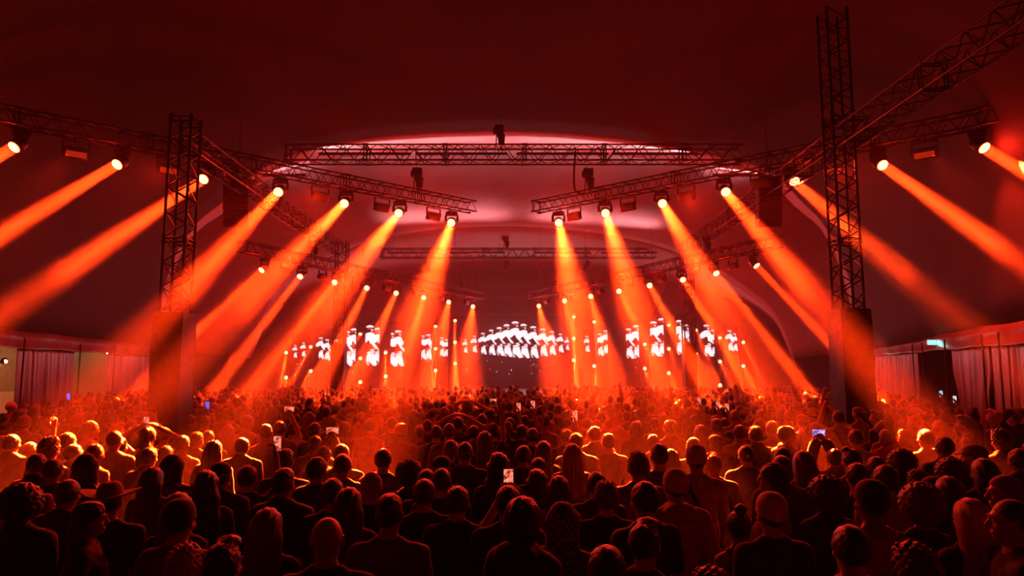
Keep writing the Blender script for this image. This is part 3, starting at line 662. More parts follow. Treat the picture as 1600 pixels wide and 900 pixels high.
# ------------------------------------------------------------------ people: signed-distance bodies turned into meshes
def axis(segs):
    """grid lines: [(start, step), ..., (end, None)]"""
    out = []
    for (a, st), (b, _) in zip(segs, segs[1:]):
        n = max(1, int(round((b-a)/st))); out += [a+(b-a)*i/n for i in range(n)]
    return np.array(out+[segs[-1][0]])
class Field:
    def __init__(s, xs, ys, zs):
        s.x, s.y, s.z = xs, ys, zs; s.d = np.full((len(xs), len(ys), len(zs)), .2)
    def sub(s, lo, hi):
        i = [slice(max(0, np.searchsorted(a, l)-1), min(len(a), np.searchsorted(a, h)+1)) for a, l, h in zip((s.x, s.y, s.z), lo, hi)]
        return tuple(i), s.x[i[0]][:, None, None], s.y[i[1]][None, :, None], s.z[i[2]][None, None, :]
    def merge(s, i, d, k):
        o = s.d[i]
        if k <= 0: s.d[i] = np.minimum(o, d)
        else:
            h = np.clip(.5+.5*(o-d)/k, 0, 1); s.d[i] = o*(1-h)+d*h-k*h*(1-h)
    def carve(s, i, d, k):
        o = s.d[i]; h = np.clip(.5-.5*(o+d)/k, 0, 1); s.d[i] = o*(1-h)-d*h+k*h*(1-h)
    def ell(s, c, r, k=.02, cut=False, rz=0):
        m = .05; i, X, Y, Z = s.sub([a-b-m for a, b in zip(c, r)], [a+b+m for a, b in zip(c, r)])
        x, y, z = X-c[0], Y-c[1], Z-c[2]
        k0 = np.sqrt((x/r[0])**2+(y/r[1])**2+(z/r[2])**2)+1e-6; k1 = np.sqrt((x/r[0]**2)**2+(y/r[1]**2)**2+(z/r[2]**2)**2)+1e-6
        (s.carve if cut else s.merge)(i, k0*(k0-1)/k1, k)
    def cap(s, a, b, ra, rb, k=.02, sy=1, cut=False):
        r = max(ra, rb)*max(1, sy)+.05; i, X, Y, Z = s.sub([min(p, q)-r for p, q in zip(a, b)], [max(p, q)+r for p, q in zip(a, b)])
        ab = [q-p for p, q in zip(a, b)]; L_ = sum(v*v for v in ab)+1e-9
        x, y, z = X-a[0], Y-a[1], Z-a[2]; t = np.clip((x*ab[0]+y*ab[1]+z*ab[2])/L_, 0, 1)
        d = np.sqrt((x-t*ab[0])**2+((y-t*ab[1])/sy)**2+(z-t*ab[2])**2)-(ra+(rb-ra)*t)
        (s.carve if cut else s.merge)(i, d, k)
    def full(s): return s.x[:, None, None], s.y[None, :, None], s.z[None, None, :]
    def mesh(s, name, m):
        """surface nets"""
        d = s.d; ins = d < 0; nx, ny, nz = d.shape
        P_ = np.zeros((nx-1, ny-1, nz-1, 3)); cnt = np.zeros((nx-1, ny-1, nz-1))
        ax = (s.x, s.y, s.z)
        for axn in range(3):
            sl0 = [slice(None)]*3; sl1 = [slice(None)]*3; sl0[axn] = slice(0, -1); sl1[axn] = slice(1, None)
            a, b = d[tuple(sl0)], d[tuple(sl1)]; cr = (a < 0) != (b < 0)
            idx = np.argwhere(cr)
            if not len(idx): continue
            av, bv = a[cr], b[cr]; t = av/(av-bv); pos = np.empty((len(idx), 3))
            for q in range(3): pos[:, q] = ax[q][idx[:, q]]
            pos[:, axn] = ax[axn][idx[:, axn]]*(1-t)+ax[axn][idx[:, axn]+1]*t
            o1, o2 = [q for q in range(3) if q != axn]
            for u in (0, -1):
                for v in (0, -1):
                    c = idx.copy(); c[:, o1] += u; c[:, o2] += v
                    ok = np.all((c >= 0) & (c < np.array([nx-1, ny-1, nz-1])), axis=1); c2 = c[ok]
                    np.add.at(P_, (c2[:, 0], c2[:, 1], c2[:, 2]), pos[ok]); np.add.at(cnt, (c2[:, 0], c2[:, 1], c2[:, 2]), 1)
        act = cnt > 0; vid = np.full(cnt.shape, -1, dtype=np.int64); vid[act] = np.arange(act.sum()); V = P_[act]/cnt[act][:, None]
        quads = []
        for axn in range(3):
            sl0 = [slice(None)]*3; sl1 = [slice(None)]*3; sl0[axn] = slice(0, -1); sl1[axn] = slice(1, None)
            a, b = ins[tuple(sl0)], ins[tuple(sl1)]; idx = np.argwhere(a != b); o1, o2 = (axn+1) % 3, (axn+2) % 3
            ok = (idx[:, o1] > 0) & (idx[:, o2] > 0) & (idx[:, o1] < d.shape[o1]-1) & (idx[:, o2] < d.shape[o2]-1); idx = idx[ok]
            if not len(idx): continue
            flip = a[tuple(idx.T)]
            cs = []
            for u, v in ((-1, -1), (0, -1), (0, 0), (-1, 0)):
                c = idx.copy(); c[:, o1] += u; c[:, o2] += v; cs.append(vid[c[:, 0], c[:, 1], c[:, 2]])
            q = np.stack(cs, 1); q[~flip] = q[~flip][:, ::-1]; quads.append(q)
        Q = np.concatenate(quads); Q = Q[np.all(Q >= 0, axis=1)]
        me = bpy.data.meshes.new(name); me.vertices.add(len(V)); me.vertices.foreach_set('co', V.ravel())
        me.loops.add(len(Q)*4); me.loops.foreach_set('vertex_index', Q.ravel().astype(np.int32))
        me.polygons.add(len(Q)); me.polygons.foreach_set('loop_start', np.arange(0, len(Q)*4, 4, dtype=np.int32))
        me.polygons.foreach_set('use_smooth', np.ones(len(Q), dtype=bool)); me.update(calc_edges=True); me.validate()
        me.materials.append(MAT[m]); return me

def V3(*a): return tuple(a)
def lerp3(a, b, t): return tuple(p+(q-p)*t for p, q in zip(a, b))
POSES = {   # (left elbow, left wrist), (right elbow, right wrist); the figure faces +Y, left is -X; then hand kinds
    'down':   (((-.235, -.03, 1.13), (-.25, .06, .88)), ((.235, -.03, 1.13), (.25, .06, .88)), ('relax', 'relax')),
    'front':  (((-.265, -.02, 1.15), (-.12, .24, 1.17)), ((.265, -.02, 1.15), (.10, .26, 1.13)), ('relax', 'relax')),
    'phone':  (((-.22, .22, 1.50), (-.055, .34, 1.80)), ((.22, .22, 1.50), (.055, .34, 1.80)), ('grip', 'grip')),
    'phonelow': (((-.22, .20, 1.34), (-.045, .37, 1.62)), ((.22, .20, 1.34), (.045, .37, 1.62)), ('grip', 'grip')),
    'phone1': (((-.235, -.03, 1.13), (-.25, .06, .88)), ((.24, .18, 1.52), (.16, .28, 1.82)), ('relax', 'grip')),
    'wave':   (((-.25, -.02, 1.14), (-.18, .2, 1.10)), ((.27, .06, 1.66), (.24, .10, 1.93)), ('relax', 'open')),
    'hurrah': (((-.30, .05, 1.66), (-.34, .08, 1.93)), ((.30, .05, 1.66), (.36, .08, 1.92)), ('open', 'open')),
    'onhead': (((-.40, .02, 1.60), (-.14, -.02, 1.76)), ((.40, .02, 1.60), (.14, -.02, 1.76)), ('relax', 'relax')),
    'reach':  (((-.42, .12, 1.22), (-.58, .34, 1.06)), ((.25, -.02, 1.14), (.14, .22, 1.10)), ('relax', 'relax')),
}
SEX = {'m': dict(sh=.185, hip=.150, chest=.170, waist=.140, arm=1.0, neck=1.0), 'f': dict(sh=.155, hip=.160, chest=.145, waist=.118, arm=.80, neck=.80)}
def hand(f, w, e, side, kind):
    """palm, four fingers of different lengths and a thumb from the side of the palm"""
    w = np.array(w); e = np.array(e); d = w-e; d /= np.linalg.norm(d)
    if kind == 'open': nrm = np.array([0., -1, .1])
    elif kind == 'grip': nrm = np.array([-side*1., .0, 0.])
    else: nrm = np.array([-side*1., .0, .0])
    nrm -= d*nrm.dot(d); nrm /= np.linalg.norm(nrm); lat = np.cross(d, nrm)*(-side)
    if kind == 'open' and lat[0]*side > 0: lat = -lat        # thumbs towards the head
    if kind != 'open' and lat[1] < 0: lat = -lat             # thumbs forward
    p1 = w+d*.085
    for u in (-.024, -.008, .008, .024): f.cap(tuple(w+d*.01+lat*u*.7), tuple(p1+lat*u), .014, .0125, .012)
    curl = {'open': .15, 'relax': .5, 'grip': 1.0}[kind]
    for j, (u, L_) in enumerate(((.027, .072), (.009, .080), (-.009, .075), (-.027, .060))):
        a = p1+lat*u; d1 = d*math.cos(curl*.7)+nrm*math.sin(curl*.7)+lat*u*(6 if kind == 'open' else 1); m_ = a+d1*L_*.5
        d2 = d*math.cos(curl*1.7)+nrm*math.sin(curl*1.7)+lat*u*(6 if kind == 'open' else 1); f.cap(tuple(a), tuple(m_), .0095, .009, .006); f.cap(tuple(m_), tuple(m_+d2*L_*.5), .009, .0078, .004)
    a = w+d*.03+lat*.024; b = a+d*.03+lat*.026+nrm*.008*curl; f.cap(tuple(a), tuple(b), .013, .011, .008); f.cap(tuple(b), tuple(b+d*.030+lat*(.006 if kind != 'grip' else -.004)+nrm*.012*curl), .0105, .009, .004)
def torso(f, S, inf, k=.035):
    sh = S['sh']
    f.ell((0, -.005, 1.27), (S['chest']+inf, .108+inf, .20+inf), k)
    f.cap((-sh*.78, -.012, 1.395), (sh*.78, -.012, 1.395), .062+inf, .062+inf, k)
    for s_ in (-1, 1): f.cap((s_*sh*.72, -.018, 1.415), (s_*.035, -.02, 1.482), .046+inf, .042+inf, k)
    f.cap((0, -.022, 1.40), (0, -.020, 1.475), .057*S['neck']+inf, .055*S['neck']+inf, .025)
    f.ell((0, 0, 1.09), (S['waist']+inf, .098+inf, .19+inf), k)
    f.ell((0, 0, .94), (S['hip']+.008+inf, .112+inf, .13+inf), k)
    for s_ in (-1, 1): f.ell((s_*.075, -.045, .89), (.088+inf, .085+inf, .09+inf), k)
    if S is SEX['f']:
        for s_ in (-1, 1): f.ell((s_*.07, .085, 1.27), (.06+inf, .05+inf, .06+inf), k)
def arms(f, S, pose, inf, upto=1.0, k=.025):
    for s_, (el, wr) in zip((-1, 1), POSES[pose][:2]):
        a = (s_*S['sh'], -.012, 1.405); g = S['arm']; el = (el[0]*(1 if S['sh'] > .17 else .92), el[1], el[2])
        f.cap(a, el if upto >= .5 else lerp3(a, el, upto*2), .055*g+inf, (.042*g if upto >= .5 else .047*g)+inf, k)
        if upto > .5: f.cap(el, lerp3(el, wr, (upto-.5)*2), .041*g+inf, (.030*g if upto >= .99 else .036*g)+inf, k)
def legs(f, inf, k=.03, z1=.08):
    for s_ in (-1, 1):
        f.cap((s_*.09, -.005, .88), (s_*.10, .012, .50), .085+inf, .055+inf, k); f.cap((s_*.10, .012, .50), (s_*.105, -.02, z1), .054+inf, .038+inf*1.3, k)
        f.ell((s_*.102, -.03, .36), (.055+inf, .058+inf, .12), k)
def body_mesh(sex, pose):
    S = SEX[sex]; wide = max(.33, max(abs(p[i][0]) for p in POSES[pose][:2] for i in (0, 1))+.12); top = max(1.8, max(p[1][2] for p in POSES[pose][:2])+.22)
    fine = pose in ('phone', 'phonelow', 'phone1', 'wave', 'hurrah', 'onhead')
    xs = axis([(-wide, .0095 if fine else .012), (-.11, .0065), (.11, .0095 if fine else .012), (wide, None)])
    ys = axis([(-.17, .010), (.16, .011), (.46 if pose != 'down' else .24, None)])
    zs = axis([(-.01, .022), (.78, .011), (1.2, .012), (1.47, .0065), (1.78, .009), (top, None)])
    f = Field(xs, ys, zs); torso(f, S, 0); legs(f, 0); arms(f, S, pose, 0)
    for s_ in (-1, 1):
        f.cap((s_*.105, -.04, .045), (s_*.115, .15, .03), .04, .03, .02)
        f.cap((s_*.105, -.02, .1), (s_*.107, .03, .05), .04, .04, .02)
    # neck and head with a face
    f.cap((0, -.022, 1.46), (0, -.008, 1.57), .056*S['neck']+.002, .052*S['neck']+.002, .03)
    f.ell((0, -.012, 1.655), (.0765, .095, .093), .02); f.ell((0, .02, 1.615), (.062, .072, .088), .03); f.cap((0, .055, 1.553), (0, .06, 1.553), .026, .024, .03)
    for s_ in (-1, 1):
        f.ell((s_*.03, .094, 1.643), (.019, .016, .013), .012, cut=True); f.ell((s_*.03, .080, 1.643), (.0125, .0125, .0115), .003)
        f.cap((s_*.014, .098, 1.664), (s_*.046, .083, 1.662), .008, .006, .010)
        f.ell((s_*.081, -.002, 1.630), (.009, .019, .032), .006); f.ell((s_*.088, .002, 1.632), (.006, .011, .018), .004, cut=True)
        f.ell((s_*.042, .066, 1.605), (.022, .022, .022), .02)
    f.cap((0, .092, 1.650), (0, .113, 1.612), .007, .0115, .010); f.cap((-.009, .102, 1.607), (.009, .102, 1.607), .009, .009, .006)
    f.cap((-.019, .086, 1.580), (.019, .086, 1.580), .0065, .0065, .006); f.cap((-.015, .085, 1.571), (.015, .085, 1.571), .0075, .0075, .005)
    for s_, (el, wr), kd in zip((-1, 1), POSES[pose][:2], POSES[pose][2]): hand(f, wr, el, s_, kd)
    return f.mesh('body_%s_%s' % (sex, pose), 'skin')
def fold_noise(X, Y, Z, sc=1.0):
    return (np.sin(X*31*sc+Z*17+np.sin(Z*23)*1.3)*np.sin(Z*29*sc+Y*13+1)+.6*np.sin(X*57*sc-Z*41+Y*30))*.0035
def shirt_mesh(sex, pose, kind):
    S = SEX[sex]; wide = max(.34, max(abs(p[i][0]) for p in POSES[pose][:2] for i in (0, 1))+.10); top = max(1.62, max(p[1][2] for p in POSES[pose][:2])+.04)
    xs = axis([(-wide, .0125), (wide, None)]); ys = axis([(-.20, .0125), (.46 if pose != 'down' else .24, None)]); zs = axis([(.80, .0125), (top, None)])
    f = Field(xs, ys, zs); inf = {'tee': .012, 'long': .014, 'hoodie': .024, 'tank': .008, 'jacket': .026}[kind]; torso(f, S, inf)
    arms(f, S, pose, inf+.004, {'tee': .34, 'long': .94, 'hoodie': .95, 'tank': .02, 'jacket': .95}[kind])
    X, Y, Z = f.full(); f.d += fold_noise(X, Y, Z)*(1 if kind != 'tank' else .4)
    hem = .875-.02*np.sin(X*9); f.d = np.maximum(f.d, hem-Z)
    if kind == 'tank':
        for s_ in (-1, 1): f.ell((s_*(S['sh']+.025), -.01, 1.42), (.075, .2, .13), .01, cut=True)
        f.ell((0, .02, 1.53), (.085, .14, .12), .012, cut=True)
    elif kind == 'hoodie':
        f.ell((0, -.095, 1.475), (.125, .07, .075), .03); f.ell((0, .02, 1.60), (.066, .085, .14), .01, cut=True)
    elif kind == 'jacket':
        f.cap((-.03, -.05, 1.50), (.03, -.05, 1.50), .062, .062, .02); f.ell((0, .02, 1.57), (.064, .085, .10), .008, cut=True)
    else: f.ell((0, .01, 1.548), (.070, .086, .085), .008, cut=True)
    return f.mesh('shirt_%s_%s_%s' % (sex, pose, kind), 'cloth_a')
def trousers_mesh(sex):
    S = SEX[sex]; f = Field(axis([(-.24, .014), (.24, None)]), axis([(-.2, .014), (.2, None)]), axis([(.05, .02), (1.02, None)]))
    inf = .014; f.ell((0, 0, .94), (S['hip']+.008+inf*.6, .112+inf*.6, .13+inf), .035)
    for s_ in (-1, 1): f.ell((s_*.075, -.045, .89), (.088+inf*.6, .085+inf*.6, .09+inf*.6), .035)
    legs(f, inf, .02); X, Y, Z = f.full(); f.d += fold_noise(X, Y, Z, .6); f.d = np.maximum(np.maximum(f.d, .085-Z), Z-1.0)
    return f.mesh('trousers_%s' % sex, 'cloth_trouser')
def shoes_mesh():
    f = Field(axis([(-.19, .011), (.19, None)]), axis([(-.14, .011), (.24, None)]), axis([(-.02, .011), (.16, None)]))
    for s_ in (-1, 1):
        f.cap((s_*.105, -.045, .05), (s_*.117, .155, .035), .05, .038, .02); f.cap((s_*.105, -.03, .12), (s_*.106, -.02, .06), .05, .052, .02)
    X, Y, Z = f.full(); f.d = np.maximum(np.maximum(f.d, .004-Z), Z-.115); return f.mesh('shoes', 'black_cloth')
def hair_mesh(kind):
    w = .24 if kind in ('brim', 'afro', 'long', 'wavy', 'hood') else .14
    st = .0065 if w < .2 else .008
    zlo = {'long': 1.22, 'wavy': 1.20, 'pony': 1.28, 'hood': 1.38}.get(kind, 1.48)
    f = Field(axis([(-w, st), (w, None)]), axis([(-.24, st), (.22, None)]), axis([(zlo, st if zlo > 1.4 else .009), (1.93, None)]))
    X, Y, Z = f.full(); x, y, z = X, Y, Z-1.635
    def shell(t, ny=0, k=.012): f.ell((0, -.014, 1.655), (.0765+t, .095+t, .093+t*1.1), k)
    def cut(d):
        f.d = np.maximum(f.d, d)
    line = lambda off=0: .62*y-.78*z-off
    n1 = np.sin(x*95+np.sin(z*60)*1.2)*np.sin(y*88+np.cos(x*70))*np.sin(z*92+.5)
    n2 = np.sin(x*190+y*60)*np.sin(z*170+y*120)
    if kind == 'short': shell(.012); f.d += n1*.003+n2*.0012; f.d = np.maximum(f.d, line(.010))
    elif kind == 'buzz': shell(.005); f.d += n2*.0008; f.d = np.maximum(f.d, line(.002))
    elif kind == 'fade': shell(.004); f.ell((0, .0, 1.705), (.074, .092, .063), .015); f.d += n1*.003+n2*.001; f.d = np.maximum(f.d, line(.004))
    elif kind == 'quiff': shell(.010); f.ell((0, .045, 1.745), (.062, .055, .034), .02); f.d += n1*.004+n2*.001; f.d = np.maximum(f.d, line(.02))
    elif kind == 'curly':
        shell(.024); f.ell((0, .01, 1.73), (.08, .09, .06), .02); f.d += np.sin(x*120)*np.sin(y*118)*np.sin(z*125)*.012+n1*.004; f.d = np.maximum(f.d, line(.022))
    elif kind == 'afro':
        f.ell((0, -.03, 1.68), (.150, .145, .145), .02); f.d += n1*.010+n2*.004; f.d = np.maximum(f.d, line(.045))
    elif kind in ('long', 'wavy'):
        shell(.017); f.ell((0, -.045, 1.60), (.100, .088, .13), .03)
        wv = .012 if kind == 'wavy' else 0
        f.cap((-.055, -.055, 1.58), (-.085-wv, -.085, 1.29), .048, .048+wv, .04); f.cap((.055, -.055, 1.58), (.085+wv, -.085, 1.29), .048, .048+wv, .04); f.cap((0, -.07, 1.58), (0, -.105, 1.27), .05, .042, .04)
        f.d += np.sin(x*150+(np.sin(z*22)*2 if kind == 'wavy' else 0))*.0035+(np.sin(z*45+x*20)*.006 if kind == 'wavy' else 0)
        face = np.maximum(.035-y, -1)            # keep the face free
        f.d = np.maximum(f.d, np.minimum(y*1.0+.0, line(.016)))
    elif kind == 'bob':
        shell(.020); f.ell((0, -.03, 1.60), (.102, .085, .105), .03); f.d += np.sin(x*140)*.003; f.d = np.maximum(f.d, np.minimum(y-.01, line(.016))); f.d = np.maximum(f.d, 1.515-Z+x*0)
    elif kind == 'bun': shell(.010); f.ell((0, -.05, 1.775), (.045, .045, .040), .008); f.d += np.sin(x*150+y*30)*.002; f.d = np.maximum(f.d, line(.012))
    elif kind == 'pony':
        shell(.009); f.ell((0, -.115, 1.69), (.028, .03, .028), .01); f.cap((0, -.13, 1.69), (0, -.16, 1.55), .026, .030, .02); f.cap((0, -.16, 1.55), (.01, -.145, 1.36), .030, .012, .02)
        f.d += np.sin(x*170)*.002; f.d = np.maximum(f.d, np.minimum(line(.012), y+.10))
    elif kind in ('cap', 'capback'):
        shell(.014); f.ell((0, -.005, 1.70), (.088, .104, .066), .012); cutz = 1.672-.12*np.abs(y)*0; f.d = np.maximum(f.d, cutz-Z)
        s_ = 1 if kind == 'cap' else -1; yb = s_*.115
        i, a, b, c = f.sub((-.08, min(yb, yb+s_*.09)-.05, 1.63), (.08, max(yb, yb+s_*.09)+.05, 1.72))
        e = np.sqrt((a/.078)**2+((b-s_*.10)/.085)**2+((c-1.679+.25*(b-s_*.1)*s_+1.5*a*a)/.0075)**2)-1; f.merge(i, e*.0075, .004)
    elif kind in ('beanie', 'beanie_knit'):
        shell(.016); f.ell((0, -.02, 1.712), (.088, .105, .075), .02); f.ell((0, -.012, 1.668), (.094, .112, .022), .006)
        f.d += np.sin(np.arctan2(y+.01, x)*46)*(.0022 if kind == 'beanie_knit' else .0008); f.d = np.maximum(f.d, 1.648-Z+y*.25)
    elif kind == 'hood':
        shell(.030); f.ell((0, -.04, 1.67), (.105, .115, .125), .03); f.cap((0, -.04, 1.60), (0, -.04, 1.44), .10, .135, .04, sy=.85)
        f.d += fold_noise(X, Y, Z)*1.2; f.ell((0, .12, 1.62), (.068, .12, .10), .02, cut=True)
    elif kind == 'brim':
        f.ell((0, -.01, 1.72), (.088, .104, .082), .01); f.cap((-.0, -.07, 1.805), (0, .07, 1.805), .012, .012, .03, cut=True)
        i, a, b, c = f.sub((-.24, -.24, 1.62), (.24, .22, 1.80)); r_ = np.sqrt((a/.205)**2+(b/.175)**2); zz = 1.690+.55*a*a*4*.5
        e = np.maximum((r_-1)*.15, np.abs(c-zz)-.006); f.merge(i, e, .008); f.d = np.maximum(f.d, 1.655-Z)
    elif kind == 'scarf': shell(.014); f.ell((0, -.10, 1.62), (.035, .03, .05), .02); f.d += np.sin(z*90+y*40)*.002; f.d = np.maximum(f.d, line(.0)+.0); f.d = np.maximum(f.d, .66*y-.74*z-.012)
    if kind in ('short', 'buzz', 'fade', 'quiff', 'curly'): f.d = np.maximum(f.d, 1.578+.004*np.sin(X*60)-Z)
    return f.mesh('hair_%s' % kind, 'hair_dark')
mat('skin', (.46, .27, .19), .5, noise=.08, nscale=8, subsurf=0); mat('skin_dark', (.16, .085, .055), .45, noise=.08)
mat('hair_dark', (.022, .015, .012), .38, noise=.3, nscale=120, bump=.5, stretch=(1, 1, .15), sheen=.2)
mat('hair_brown', (.10, .055, .03), .4, noise=.3, nscale=120, bump=.5, stretch=(1, 1, .15), sheen=.2)
mat('hair_blond', (.38, .25, .13), .4, noise=.25, nscale=120, bump=.5, stretch=(1, 1, .15), sheen=.2)
for nm, c in (('cloth_a', (.02, .02, .022)), ('cloth_navy', (.025, .03, .055)), ('cloth_grey', (.14, .13, .135)), ('cloth_light', (.38, .35, .35)), ('cloth_white', (.7, .68, .66)), ('cloth_red', (.28, .04, .03)), ('cloth_tan', (.28, .2, .13)),
              ('cloth_trouser', (.03, .035, .055)), ('hat_pale', (.55, .48, .46)), ('hat_white', (.78, .72, .66)), ('hat_black', (.015, .015, .016)), ('hat_tan', (.24, .15, .09))):
    mat(nm, c, .8, noise=.18, nscale=14, bump=.25, sheen=.15)
def checker_mat(name, c1, c2, sc):
    m = bpy.data.materials.new(name); m.use_nodes = True; nt = m.node_tree; b = nt.nodes['Principled BSDF']; b.inputs['Roughness'].default_value = .8
    tc = nt.nodes.new('ShaderNodeTexCoord'); ch = nt.nodes.new('ShaderNodeTexChecker'); ch.inputs['Scale'].default_value = sc
    ch.inputs['Color1'].default_value = (*c1, 1); ch.inputs['Color2'].default_value = (*c2, 1); nt.links.new(tc.outputs['Object'], ch.inputs[0]); nt.links.new(ch.outputs[0], b.inputs[0]); MAT[name] = m
checker_mat('cloth_plaid', (.25, .2, .2), (.03, .02, .02), 34); checker_mat('scarf_pattern', (.6, .5, .5), (.2, .12, .14), 60)
_cache = {}
def get(fn, *a):
    k = (fn.__name__,)+a
    if k not in _cache: _cache[k] = fn(*a)
    return _cache[k]
def part(name, me, parent, m):
    o = bpy.data.objects.new(name, me); C.collection.objects.link(o); o.parent = parent
    o.material_slots[0].link = 'OBJECT'; o.material_slots[0].material = MAT[m]; return o
HATS = ('cap', 'capback', 'beanie', 'beanie_knit', 'hood', 'brim', 'scarf')
HATNAME = dict(cap='cap', capback='cap', beanie='beanie', beanie_knit='beanie', hood='hood', brim='wide_brim_hat', scarf='headscarf')
PEOPLE = []
def person(x, y, h, sex, hair, pose, top, topm, hairm, yaw, label, group, skin='skin', glasses=False):
    """a standing person; yaw 0 faces the stage (+Y)"""
    t = thing('person', label, 'person', (x, y, 0), yaw, group); s_ = h/1.755; t.scale = (s_, s_, s_)
    part('body', get(body_mesh, sex, pose), t, skin)
    if top: part({'tee': 't_shirt', 'long': 'shirt', 'hoodie': 'hooded_sweatshirt', 'tank': 'tank_top', 'jacket': 'jacket'}[top], get(shirt_mesh, sex, pose, top), t, topm)
    part('trousers', get(trousers_mesh, sex), t, 'cloth_trouser'); part('shoes', get(shoes_mesh), t, 'black_cloth')
    if hair in HATS:
        if hair in ('cap', 'beanie', 'beanie_knit', 'brim', 'capback'): part('hair', get(hair_mesh, 'buzz'), t, 'hair_dark')
        part(HATNAME[hair], get(hair_mesh, hair), t, hairm)
    elif hair != 'bald': part('hair', get(hair_mesh, hair), t, hairm)
    if glasses:
        if 'glasses' not in _cache:
            b = MB()
            for q in (-1, 1):
                b.tube([(q*.033+.022*math.cos(a), .108-.006*abs(math.sin(a)), 1.643+.018*math.sin(a)) for a in [2*math.pi*k/12 for k in range(13)]], .0022, 5, False)
                b.tube([(q*.055, .104, 1.648), (q*.080, .06, 1.648), (q*.084, -.01, 1.645)], .0022, 5)
            b.tube([(-.011, .112, 1.648), (.011, .112, 1.648)], .002, 5); o_ = b.build('glasses', 'alu', t); _cache['glasses'] = o_.data
            o_.material_slots[0].link = 'DATA'
        else:
            o_ = bpy.data.objects.new('glasses', _cache['glasses']); C.collection.objects.link(o_); o_.parent = t
    PEOPLE.append((x, y, h, t)); return t

PHW = {794: 'just over the dark head at the centre of the front rows', 438: 'held sideways in the lit group left of the glowing hood', 506: 'held sideways just below and right of the glowing hood',
  188: 'held upright over a dark head in the bright left group', 388: 'held low in the dark rows left of the upturned collar', 1303: 'lifted in front of the tall man with the shoulder strap',
  886: 'lifted before the bare back with the dark strap', 770: 'held sideways highest over the crowd just left of centre', 797: 'held upright over the middle rows, exactly at the centre', 820: 'held upright left of the leftmost bare-chested man',
  1118: 'on the left of the pair raised above the dark-shirted broad man', 1132: 'on the right of the pair raised above the dark-shirted broad man', 1088: 'raised alone over the pale woolly hat',
  1327: 'at the top of the bare arm beside the near right mast', 1497: 'raised near the gathered curtain at the right', 1475: 'raised before the dark exit opening', 79: 'at the far left of the crowd under the side curtains', 299: 'in the crowd just right of the near left mast'}
def phone(owner, label, kind='concert', pose='phone'):
    """a phone held up by its owner, its lit screen facing back"""
    x, y, h, t = owner; s_ = h/1.755; p = Vector((0, .42, 1.735)) if pose == 'phonelow' else Vector((0 if pose == 'phone' else .155, .385 if pose == 'phone' else .335, 1.90 if pose == 'phone' else 1.92))
    M = Matrix.Rotation(t.rotation_euler.z, 4, 'Z'); w = Vector((x, y, 0))+(M @ (p*s_))
    ph = thing('phone', label, 'phone', w, t.rotation_euler.z, 'phones held up over the crowd'); L, W = (.15, .075) if pose != 'phone' else (.078, .155)
    MB().box((0, 0, 0), (W, .009, L), bev=.0035).build('body', 'black_plastic', ph)
    col = {'concert': (1, .16, .07), 'white': (.9, .85, .8), 'blue': (.03, .10, 1), 'violet': (.6, .35, 1), 'cyan': (.3, .8, 1)}[kind]
    nm = 'phone_'+kind
    if nm not in MAT:
        mat(nm, col, emit=1, ecol=col); m = MAT[nm]; nt = m.node_tree; b = nt.nodes['Principled BSDF']
        tc = nt.nodes.new('ShaderNodeTexCoord'); n = nt.nodes.new('ShaderNodeTexNoise'); n.inputs['Scale'].default_value = 30; rp = nt.nodes.new('ShaderNodeValToRGB')
        rp.color_ramp.elements[0].position = .42; rp.color_ramp.elements[1].position = .60; st = 1.6 if kind != 'blue' else 2.5
        rp.color_ramp.elements[0].color = (*[c*st*.12 for c in col], 1); rp.color_ramp.elements[1].color = (*[c*st+.1*(kind == 'concert') for c in col], 1)
        nt.links.new(tc.outputs['Object'], n.inputs['Vector']); nt.links.new(n.outputs[0], rp.inputs[0]); nt.links.new(rp.outputs[0], b.inputs['Emission Color'])
    MB().box((0, -.0052, 0), (W*.92, .001, L*.9)).build('screen', nm, ph)
    MB().lathe([(.008, 0), (.008, .003), (.002, .0035)], Matrix.Translation((W*.3, .0045, L*.33)) @ Matrix.Rotation(R(-90), 4, 'X'), 8).build('camera_lens', 'lens_ring', ph)
    return ph

